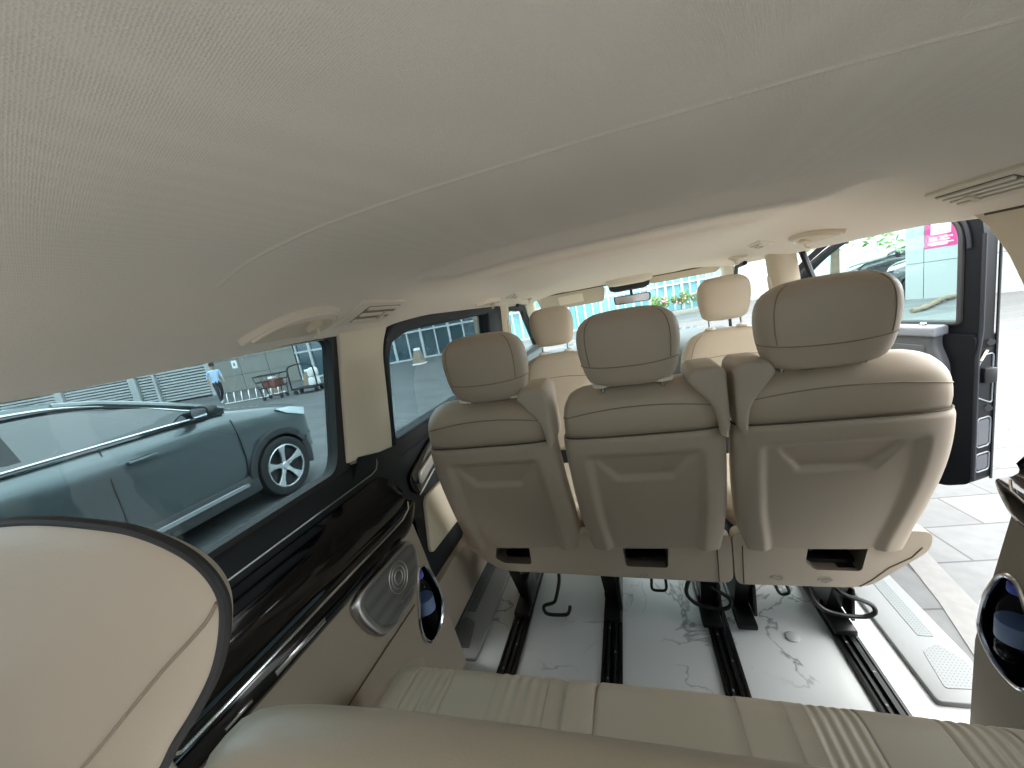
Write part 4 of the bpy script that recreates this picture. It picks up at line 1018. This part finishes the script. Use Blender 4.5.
for k, (a, b, z, sx) in enumerate(((.25, .08, .40, .36), (.27, .08, .74, .32))):
    bag = MB().loft([[ft(a + p[0] * q, b + p[1] * q, z + h) for p in sup(sx / 2, .20, 3, 20)] for h, q in ((-.17, .8), (-.14, 1), (.0, 1.05), (.10, .95), (.15, .6))])
    tag(put('white_bag', bag, 'white'), ('lower' if k == 0 else 'upper') + ' white bag stacked on the black hooped trolley', 'bag')

# ---- trees and planting
def tree(x, y, h, r, lab, seed, trunk=.16, n=1500, name='tree', grp=None, leafm='leaf', base=G, ls=.12):
    rnd = random.Random(seed); root = thing(name, (x, y, base), lab, 'tree' if name == 'tree' else 'shrub', grp)
    mb = MB().tube([(x, y, base), (x + .05, y, base + h * .35), (x - .03, y + .05, base + h * .7)], [trunk, trunk * .8, trunk * .35], 0, 8)
    for k in range(6):
        a = rnd.random() * 6.28; mb.tube([(x, y, base + h * (.4 + .05 * k)), (x + r * .6 * cos(a), y + r * .6 * sin(a), base + h * (.62 + .05 * k))], [trunk * .35, trunk * .1], 0, 6)
    put('trunk' if name == 'tree' else 'stem', mb, 'bark', root)
    blobs = [(x + r * .55 * rnd.uniform(-1, 1), y + r * .55 * rnd.uniform(-1, 1), base + h * .7 + h * .25 * rnd.uniform(-1, 1), r * rnd.uniform(.35, .6)) for _ in range(10)]
    vs = []; fs = []
    for k in range(n):
        b = blobs[k % 10]; d = V((rnd.gauss(0, 1), rnd.gauss(0, 1), rnd.gauss(0, 1))).normalized() * b[3] * rnd.uniform(.7, 1.05); c = V((b[0], b[1], b[2])) + d
        u = V((rnd.gauss(0, 1), rnd.gauss(0, 1), rnd.gauss(0, 1))).normalized(); w = u.orthogonal().normalized(); s_ = ls * rnd.uniform(.6, 1.2)
        o = len(vs); vs += [c - u * s_, c + w * s_ * .45 + V((0, 0, .02)), c + u * s_, c - w * s_ * .45]; fs.append((o, o + 1, o + 2, o + 3))
    put('foliage', MB().add(vs, fs), leafm, root, smooth=0)
tree(7.2, 17.0, 5.2, 2.3, 'bright green leafy tree seen between the roof edge and the open front door', 1, n=2600, leafm='leaf')
tree(10.6, 19.2, 7.0, 2.2, 'green tree further back beyond the parked dark cars', 2, n=2200)
tree(-6.8, 17.9, 5.0, 1.5, 'bare-branched tree before the glass front, seen through the side door window', 4, n=260, leafm='leafdark')
for k, (x, y, lab) in enumerate(((1.7, 20.6, 'low shrub at the foot of the glass building, left of three'), (2.6, 20.8, 'low shrub with pink blooms, middle of three at the glass building'), (3.5, 21.0, 'low shrub at the foot of the glass building, right of three'))):
    tree(x, y, .72, .45, lab, 20 + k, trunk=.03, n=420, name='shrub', grp=None, leafm='leaf', ls=.08, base=G + .25)
    fv = random.Random(k); mb = MB()
    for j in range(26):
        c = (x + fv.uniform(-.35, .35), y + fv.uniform(-.3, .1), G + .55 + fv.uniform(0, .45)); mb.box(c, (.07, .07, .07), r=.02)
    o = put('blossom', mb, 'pinkflower', [q for q in COL.objects if q.get('label') == lab][0]); o['kind'] = 'stuff'
def planter(x, y): 
    tag(put('planter_box', MB().box((x, y, G + .12), (3.0, .5, .24), r=.02), 'stone'), 'long stone planter under the shrubs at the glass building', 'planter')
planter(2.6, 20.78)
# ================================================================ PARKED CARS
def solid_bool(mb_obj, cutters):
    for c in cutters:
        m = mb_obj.modifiers.new('b', 'BOOLEAN'); m.operation = 'DIFFERENCE'; m.solver = 'EXACT'; m.object = c
    bpy.context.view_layer.update()
    dg = bpy.context.evaluated_depsgraph_get(); me = bpy.data.meshes.new_from_object(mb_obj.evaluated_get(dg))
    mb_obj.modifiers.clear(); mb_obj.data = me
    for c in cutters: bpy.data.objects.remove(c)
def make_car(paint, detail=True, lab='', L=4.65, wf=-.74, wr=-3.50, roofm=None):
    """nose towards +y at y = 0, ground at z = 0, centred on x = 0"""
    root = thing('parked_car', (0, 0, 0), lab, 'car')
    st = [  # y, half width, top z, bottom z
        (0.0, .50, .66, .34), (-.035, .66, .80, .28), (-.10, .76, .90, .25), (-.22, .835, .975, .23), (-.45, .89, 1.03, .22), (-.75, .915, 1.075, .22), (-1.05, .925, 1.13, .22), (-1.30, .93, 1.175, .22),
        (-1.8, .935, 1.185, .22), (-2.4, .935, 1.19, .22), (-3.0, .935, 1.20, .22), (-3.5, .93, 1.22, .22), (-4.0, .91, 1.24, .24), (-4.4, .86, 1.22, .28), (-4.58, .80, 1.10, .33), (-4.65, .70, .90, .38)]
    rings = []
    for y, w, zt, zb in st:
        H = zt - zb
        half = [(w * .88, zb), (w * .955, zb + .07 * H), (w * .985, zb + .22 * H), (w, zb + .42 * H), (w * .992, zb + .60 * H), (w * 1.0, zb + .74 * H), (w * .985, zb + .86 * H), (w * .945, zb + .955 * H), (w * .88, zt), (w * .6, zt + .025), (w * .3, zt + .035)]
        rings.append([(x, y, z) for x, z in half] + [(0, y, zt + .038)] + [(-x, y, z) for x, z in reversed(half)])
    body = put('body', MB().loft(rings), [paint, 'black'], root, smooth=38)
    cuts = []
    for y in (wf, wr):
        for s in (-1, 1):
            c = put('cut', MB().lathe([(.0, -.17), (.375, -.17), (.375, .30), (.0, .30)], (s * .90, y, .345), 40, axis='x', mi=0), ['black', 'black'])
            for p in c.data.polygons: p.material_index = 1
            cuts.append(c)
    solid_bool(body, cuts)
    # greenhouse
    gs = [(-1.22, 1.17, 1.19, .80), (-1.50, 1.18, 1.31, .76), (-1.80, 1.185, 1.43, .735), (-2.10, 1.19, 1.545, .71), (-2.35, 1.19, 1.60, .695), (-2.7, 1.19, 1.63, .685), (-3.2, 1.20, 1.63, .68), (-3.7, 1.21, 1.60, .67), (-4.1, 1.22, 1.53, .66), (-4.4, 1.22, 1.38, .65), (-4.55, 1.20, 1.24, .64)]
    side = MB(); roof = MB(); R1 = []; R2 = []
    for y, zb, zr, hr in gs:
        hb = .89; k = (zr - zb) / .42; top = hb + (hr - hb) * min(1, k * .95)
        R1.append([(hb, y, zb - .03), (hb - .005, y, zb + .02), (top, y, zr - .055 * min(1, k)), (top - .05, y, zr - .022 * min(1, k)), (0, y, zr), (-top + .05, y, zr - .022 * min(1, k)), (-top, y, zr - .055 * min(1, k)), (-hb + .005, y, zb + .02), (-hb, y, zb - .03)])
        R2.append([(top + .002, y, zr - .058 * min(1, k)), (top - .02, y, zr - .022 * min(1, k)), (top - .10, y, zr - .006), (0, y, zr + .010), (-top + .10, y, zr - .006), (-top + .02, y, zr - .022 * min(1, k)), (-top - .002, y, zr - .058 * min(1, k))])
    put('side_windows', side.loft(R1), 'carglass', root, smooth=40)
    put('roof', roof.loft([[(a, b, c) for a, b, c in r] + [(r[-1][0], r[-1][1], r[-1][2] - .004), (r[0][0], r[0][1], r[0][2] - .004)] for r in R2[3:]]), paint, root, smooth=40)
    for s in (-1, 1):
        put('roof_pillar', MB().tube([(s * (R2[k][0][0] - .004), gs[k][0], R2[k][0][2] + .01) for k in range(0, 5)], .03), paint, root)
        put('door_pillar', MB().loft([[(s * (.888 - .20 * t), -2.66 - .02 * t, 1.19 + .40 * t), (s * (.894 - .20 * t), -2.66 - .02 * t, 1.19 + .40 * t), (s * (.894 - .20 * t), -2.78 - .02 * t, 1.19 + .40 * t), (s * (.888 - .20 * t), -2.78 - .02 * t, 1.19 + .40 * t)] for t in (0, .95)]), 'piano', root)
        arc = [(-4.2, 1.36), (-3.9, 1.47), (-3.4, 1.545), (-2.9, 1.56), (-2.55, 1.555), (-2.3, 1.53), (-2.05, 1.47), (-1.85, 1.395), (-1.62, 1.30), (-1.42, 1.215)]
        X = lambda z: .892 - .47 * (z - 1.19) 
        put('window_chrome', MB().tube([(s * (X(q.z) + .003), q.y, q.z) for q in catmull([(0, a, b) for a, b in arc], 4)], .011), 'silver', root)
        put('belt_chrome', MB().tube([(s * .905, y, z) for y, z in ((-4.2, 1.225), (-3.4, 1.205), (-2.4, 1.195), (-1.8, 1.19), (-1.38, 1.175))], .010), 'chrome', root)
        if not detail: continue
        wx = .937
        for nm, pts in (('door_gap', [(-1.20, 1.06), (-1.18, .85), (-1.175, .62), (-1.20, .40), (-1.26, .30)]), ('door_gap', [(-2.26, 1.17), (-2.28, .9), (-2.28, .5), (-2.26, .32)]), ('door_gap', [(-3.30, 1.18), (-3.26, 1.0), (-3.05, .7), (-3.02, .32)])):
            put(nm, MB().tube([(s * (wx - .004 - .055 * max(0, (z - .95) / .25) - .035 * max(0, (.5 - z) / .25)), y, z) for y, z in pts], .006), 'black', root)
        put('sill_cladding', MB().loft([[(s * .87, y, .20), (s * .945, y, .23), (s * .952, y, .36), (s * .925, y, .42), (s * .87, y, .42)] for y in (-1.12, -3.10)]), 'cladding', root)
        put('sill_chrome', MB().loft([[(s * .95, y, .325), (s * .962, y, .33), (s * .962, y, .365), (s * .95, y, .37)] for y in (-1.25, -3.0)]), 'chrome', root)
        for y0 in (wf, wr):
            O = [(y0 + .455 * cos(a), .345 + .455 * sin(a)) for a in frange(-.28, pi + .28, 30)]; I = [(y0 + .375 * cos(a), .345 + .375 * sin(a)) for a in frange(pi + .28, -.28, 30)]
            put('arch_cladding', MB().prism(O + I, lambda a, b, d: (s * (.925 - (.04 if a > -.42 else 0) * 1 + d), a, b), -.05, .022, bevel=.006), 'cladding', root)
        for yh in (-2.02, -3.05):
            hnd = put('door_handle', MB().box((s * .952, yh - .02, .985), (.03, .22, .035), r=.012), paint, root)
            put('handle_recess', MB().prism(roundpoly([(yh - .10, .965), (yh + .07, .965), (yh + .07, 1.005), (yh - .10, 1.005)], .012), lambda a, b, d: (s * (.926 + d), a, b), 0, .008), 'black', hnd)
        mr = put('wing_mirror', MB().loft([[(s * (1.03 + p[0]), -1.52 + dy + p[1] * 0, 1.235 + p[1] * 1.0) for p in sup(.125 * k, .062 * k, 3, 28)] for dy, k in ((.10, .35), (.085, .7), (.05, .95), (0, 1.0), (-.03, .96))]), 'cladding', root, smooth=50)
        put('mirror_glass', MB().prism(roundpoly([(.93, 1.19), (1.13, 1.19), (1.13, 1.275), (.93, 1.28)], .03), lambda a, b, d: (s * a, -1.552 - d, b), 0, .004), 'chrome', mr)
        put('mirror_arm', MB().box((s * .93, -1.50, 1.205), (.12, .06, .05), r=.015), 'black', mr)
        hl = MB().prism(roundpoly([(-.06, .80), (-.10, .90), (-.40, .985), (-.62, 1.01), (-.50, .93), (-.22, .83)], .02), lambda a, b, d: (s * (sinterp([(-.62, .915), (-.45, .895), (-.22, .842), (-.10, .775), (-.05, .71)], a) - .03 * max(0, (b - .88) / .1) + d), a, b), -.04, .008, bevel=.003)
        put('headlamp', hl, 'lamp', root)
        put('bumper_insert', MB().prism(roundpoly([(-.06, .40), (-.10, .60), (-.28, .56), (-.34, .36)], .02), lambda a, b, d: (s * (sinterp([(-.35, .862), (-.22, .825), (-.10, .752), (-.05, .68)], a) + d), a, b), -.04, .012, bevel=.003), 'cladding', root)
    put('grille', MB().box((0, .0, .62), (1.1, .06, .26), r=.03), 'black', root)
    put('front_lip', MB().loft([[(x * k, y, z) for x, y, z in [(-.78, -.30, .25), (-.70, -.06, .25), (-.4, .03, .25), (.4, .03, .25), (.70, -.06, .25), (.78, -.30, .25)]] + [(x * k, y, z + .14) for x, y, z in [(.76, -.30, .25), (.68, -.09, .25), (.38, 0, .25), (-.38, 0, .25), (-.68, -.09, .25), (-.76, -.30, .25)]] for k in (1.0, 1.01)]) if False else MB().box((0, -.04, .32), (1.25, .12, .14), r=.03), 'cladding', root)
    for y in (wf, wr):
        for s in (-1, 1):
            c = (s * .845, y, .345)
            wh = put('tyre', MB().lathe([(.235, -.10), (.30, -.115), (.335, -.105), (.345, -.08), (.345, .08), (.335, .105), (.30, .115), (.235, .10)], c, 44, axis='x', caps=False), 'rubber', root)
            rim = MB().lathe([(.245, -.09), (.250, .098 * 1), (.243, .102), (.232, .098), (.215, .06), (.05, .03), (.0001, .03)] if s > 0 else [(.245, .09), (.250, -.098), (.243, -.102), (.232, -.098), (.215, -.06), (.05, -.03), (.0001, -.03)], c, 44, axis='x')
            rr_ = MB().tube([(c[0] + s * .100, c[1] + .243 * cos(a), c[2] + .243 * sin(a)) for a in frange(0, 2 * pi, 40)][:-1], .010, closed=True)
            put('rim_barrel', rim, 'black', wh); 
            for k in range(5):
                a0 = 2 * pi * k / 5 + .35
                sp = []
                for r_, h in ((.04, .030), (.10, .021), (.17, .030), (.235, .052)):
                    sp.append((r_, h))
                poly = [(r_, h) for r_, h in sp] + [(r_, -h) for r_, h in reversed(sp)]
                rr_.prism(poly, lambda a, b, d, a0=a0: (c[0] + s * (.055 + .038 * (a / .235) + d), c[1] + a * cos(a0) - b * sin(a0), c[2] + a * sin(a0) + b * cos(a0)), 0, .018, bevel=.003)
            rr_.lathe([(.0001, .04), (.045, .04), (.045, .082), (.035, .088), (.0001, .088)] if s > 0 else [(.0001, -.04), (.045, -.04), (.045, -.082), (.035, -.088), (.0001, -.088)], c, 24, axis='x')
            put('alloy_rim', rr_, 'silver_rim', wh, smooth=30)
    return root
M['suvpaint'] = mat('dark_grey_green_paint', (.105, .125, .13), .28, .55, coat=1.0)
M['darkpaint'] = mat('black_paint_far', (.020, .026, .032), .22, .2, coat=1.0)
M['carglass'] = mat('dark_car_glass', (.012, .018, .022), .05, spec=.9, coat=1.0)
M['cladding'] = mat('dark_cladding', (.03, .032, .034), .55)
M['lamp'] = mat('lamp_lens', (.62, .68, .70), .12, coat=1.0)
M['silver_rim'] = mat('machined_rim', (.72, .73, .74), .25, .7)
c1 = make_car('suvpaint', lab='dark grey-green SUV parked beside the tinted rear side window'); c1.location = (-4.955, 4.22, G)
c2 = make_car('darkpaint', lab='black car behind the pale wall edge, seen through the open front door window'); c2.location = (7.7, 15.0, G); c2.rotation_euler = (0, 0, radians(58))
c3 = copy_tree(c2); c3.location = (8.4, 19.0, G); c3.rotation_euler = (0, 0, radians(62)); c3['label'] = 'second black car further away behind the first, through the open front door window'

# ================================================================ PEDESTRIAN (skin-modifier body)
def person(x, y, face):
    root = thing('person', (x, y, G), 'person in a light blue shirt and dark trousers walking by the louvred wall', 'person')
    sk = {'pel': ((0, 0, .93), .12), 'wai': ((0, 0, 1.06), .115), 'che': ((0, .01, 1.28), .135), 'nec': ((0, .02, 1.47), .055), 'hd0': ((0, .03, 1.56), .075), 'hd1': ((0, .04, 1.65), .085),
          'hl': ((.09, 0, .88), .095), 'kl': ((.10, .16, .50), .062), 'al': ((.10, .20, .09), .042), 'tl': ((.10, .34, .03), .032),
          'hr': ((-.09, 0, .88), .095), 'kr': ((-.10, .02, .48), .062), 'ar': ((-.10, -.30, .16), .042), 'tr': ((-.10, -.20, .03), .032),
          'sl': ((.19, .01, 1.41), .058), 'el': ((.24, -.10, 1.14), .042), 'wl': ((.23, -.02, .90), .027),
          'sr': ((-.19, .01, 1.41), .058), 'er': ((-.24, .02, 1.13), .042), 'wr': ((-.22, .20, .98), .027)}
    ed = [('pel', 'wai'), ('wai', 'che'), ('che', 'nec'), ('nec', 'hd0'), ('hd0', 'hd1'), ('pel', 'hl'), ('hl', 'kl'), ('kl', 'al'), ('al', 'tl'), ('pel', 'hr'), ('hr', 'kr'), ('kr', 'ar'), ('ar', 'tr'), ('che', 'sl'), ('sl', 'el'), ('el', 'wl'), ('che', 'sr'), ('sr', 'er'), ('er', 'wr')]
    for s, w in ((1, 'wl'), (-1, 'wr')):
        c = V(sk[w][0]); pm = 'p' + w; sk[pm] = (tuple(c + V((0, .02, -.07))), .024); ed.append((w, pm))
        for k in range(4):
            f1_ = '%sf%d' % (w, k); sk[f1_] = (tuple(c + V((s * .002, -.012 + .022 * k, -.12 + .004 * abs(k - 1)))), .009); f2_ = f1_ + 't'; sk[f2_] = (tuple(c + V((s * -.01, -.008 + .024 * k, -.165 + .008 * abs(k - 1)))), .008); ed += [(pm, f1_), (f1_, f2_)]
        th = w + 'th'; sk[th] = (tuple(c + V((-s * .01, .055, -.09))), .010); ed.append((pm, th))
    names = list(sk); me = bpy.data.meshes.new('body'); me.from_pydata([sk[n][0] for n in names], [(names.index(a), names.index(b)) for a, b in ed], [])
    o = bpy.data.objects.new('body', me); COL.objects.link(o)
    m = o.modifiers.new('s', 'SKIN'); m.use_smooth_shade = True
    for i, n in enumerate(names): me.skin_vertices[0].data[i].radius = (sk[n][1], sk[n][1])
    me.skin_vertices[0].data[0].use_root = True
    s2 = o.modifiers.new('u', 'SUBSURF'); s2.levels = 1; s2.render_levels = 1
    bpy.context.view_layer.update(); dg = bpy.context.evaluated_depsgraph_get(); me2 = bpy.data.meshes.new_from_object(o.evaluated_get(dg)); o.modifiers.clear(); o.data = me2
    for nm in ('skin', 'shirt', 'trouser', 'shoe'): me2.materials.append(M[nm])
    for p in me2.polygons:
        c = p.center; p.use_smooth = True
        p.material_index = 0 if c.z > 1.45 else 3 if c.z < .10 else 2 if (c.z < .92 and abs(c.x) < .2 and not (abs(c.x) > .19)) else 0 if (abs(c.x) > .17 and c.z < 1.10) else 1
    o.parent = root
    root.location = (0, 0, 0)
    hair = MB().loft([[(p[0] * k, .030 + p[1] * k - .012, z) for p in sup(.088, .10, 2.2, 20)] for z, k in ((1.58, .75), (1.62, .95), (1.68, 1.02), (1.73, .85), (1.755, .45))]); put('hair', hair, 'hair', root)
    fm = MB().loft([[(p[0] * k, .125 + dy, z + p[1] * k) for p in sup(.012, .018, 2, 8)] for dy, k, z in ((-.02, 1.2, 1.61), (.012, .7, 1.605))]); put('nose', fm, 'skin', root)
    for s in (-1, 1): put('ear', MB().loft([[(s * .083 + s * d, .03 + p[0] * k, 1.61 + p[1] * k) for p in sup(.018, .03, 2, 10)] for d, k in ((-.01, 1), (.01, .8))]), 'skin', root)
    root.location = (x, y, G); root.rotation_euler = (0, 0, face); return root
for nm, c in (('skin', (.42, .26, .18)), ('shirt', (.42, .58, .80)), ('trouser', (.02, .022, .03)), ('shoe', (.5, .5, .5)), ('hair', (.012, .010, .010))): M[nm] = mat(nm + '_m', c, .7)
person(-16.7, 12.4, radians(-110))

fb = tag(put('rear_facade', MB().box((-1, -9, G + 4), (26, .6, 8)), 'facade_grey', smooth=0), 'plain grey facade across the way behind the van', 'building'); fb['kind'] = 'structure'  # unseen wall added to hold back light from the rear
# ================================================================ LIGHT
w = bpy.data.worlds.new('overcast_sky'); SC.world = w; w.use_nodes = True; nt = w.node_tree; bg = nt.nodes['Background']
tc = nt.nodes.new('ShaderNodeTexCoord'); sx = nt.nodes.new('ShaderNodeSeparateXYZ'); nt.links.new(tc.outputs['Generated'], sx.inputs[0])
cr = nt.nodes.new('ShaderNodeValToRGB'); e = cr.color_ramp.elements; e[0].position = .0; e[0].color = (.93, .97, 1.0, 1); e[1].position = .7; e[1].color = (1.0, 1.0, .98, 1)
nt.links.new(sx.outputs['Z'], cr.inputs[0]); nt.links.new(cr.outputs[0], bg.inputs[0]); bg.inputs[1].default_value = WORLD
sl = bpy.data.lights.new('sun', 'SUN'); sl.energy = SUN; sl.angle = radians(50); sl.color = (1, .97, .92)
so = bpy.data.objects.new('sun', sl); COL.objects.link(so); so.rotation_euler = V((.62, .30, .80)).to_track_quat('Z', 'Y').to_euler()
vs = SC.view_settings; vs.view_transform = 'Standard'; vs.look = 'None'; vs.exposure = EXPO; vs.gamma = 1; vs.use_curve_mapping = False
SC.cycles.max_bounces = 10; SC.cycles.diffuse_bounces = 6; SC.cycles.transparent_max_bounces = 16
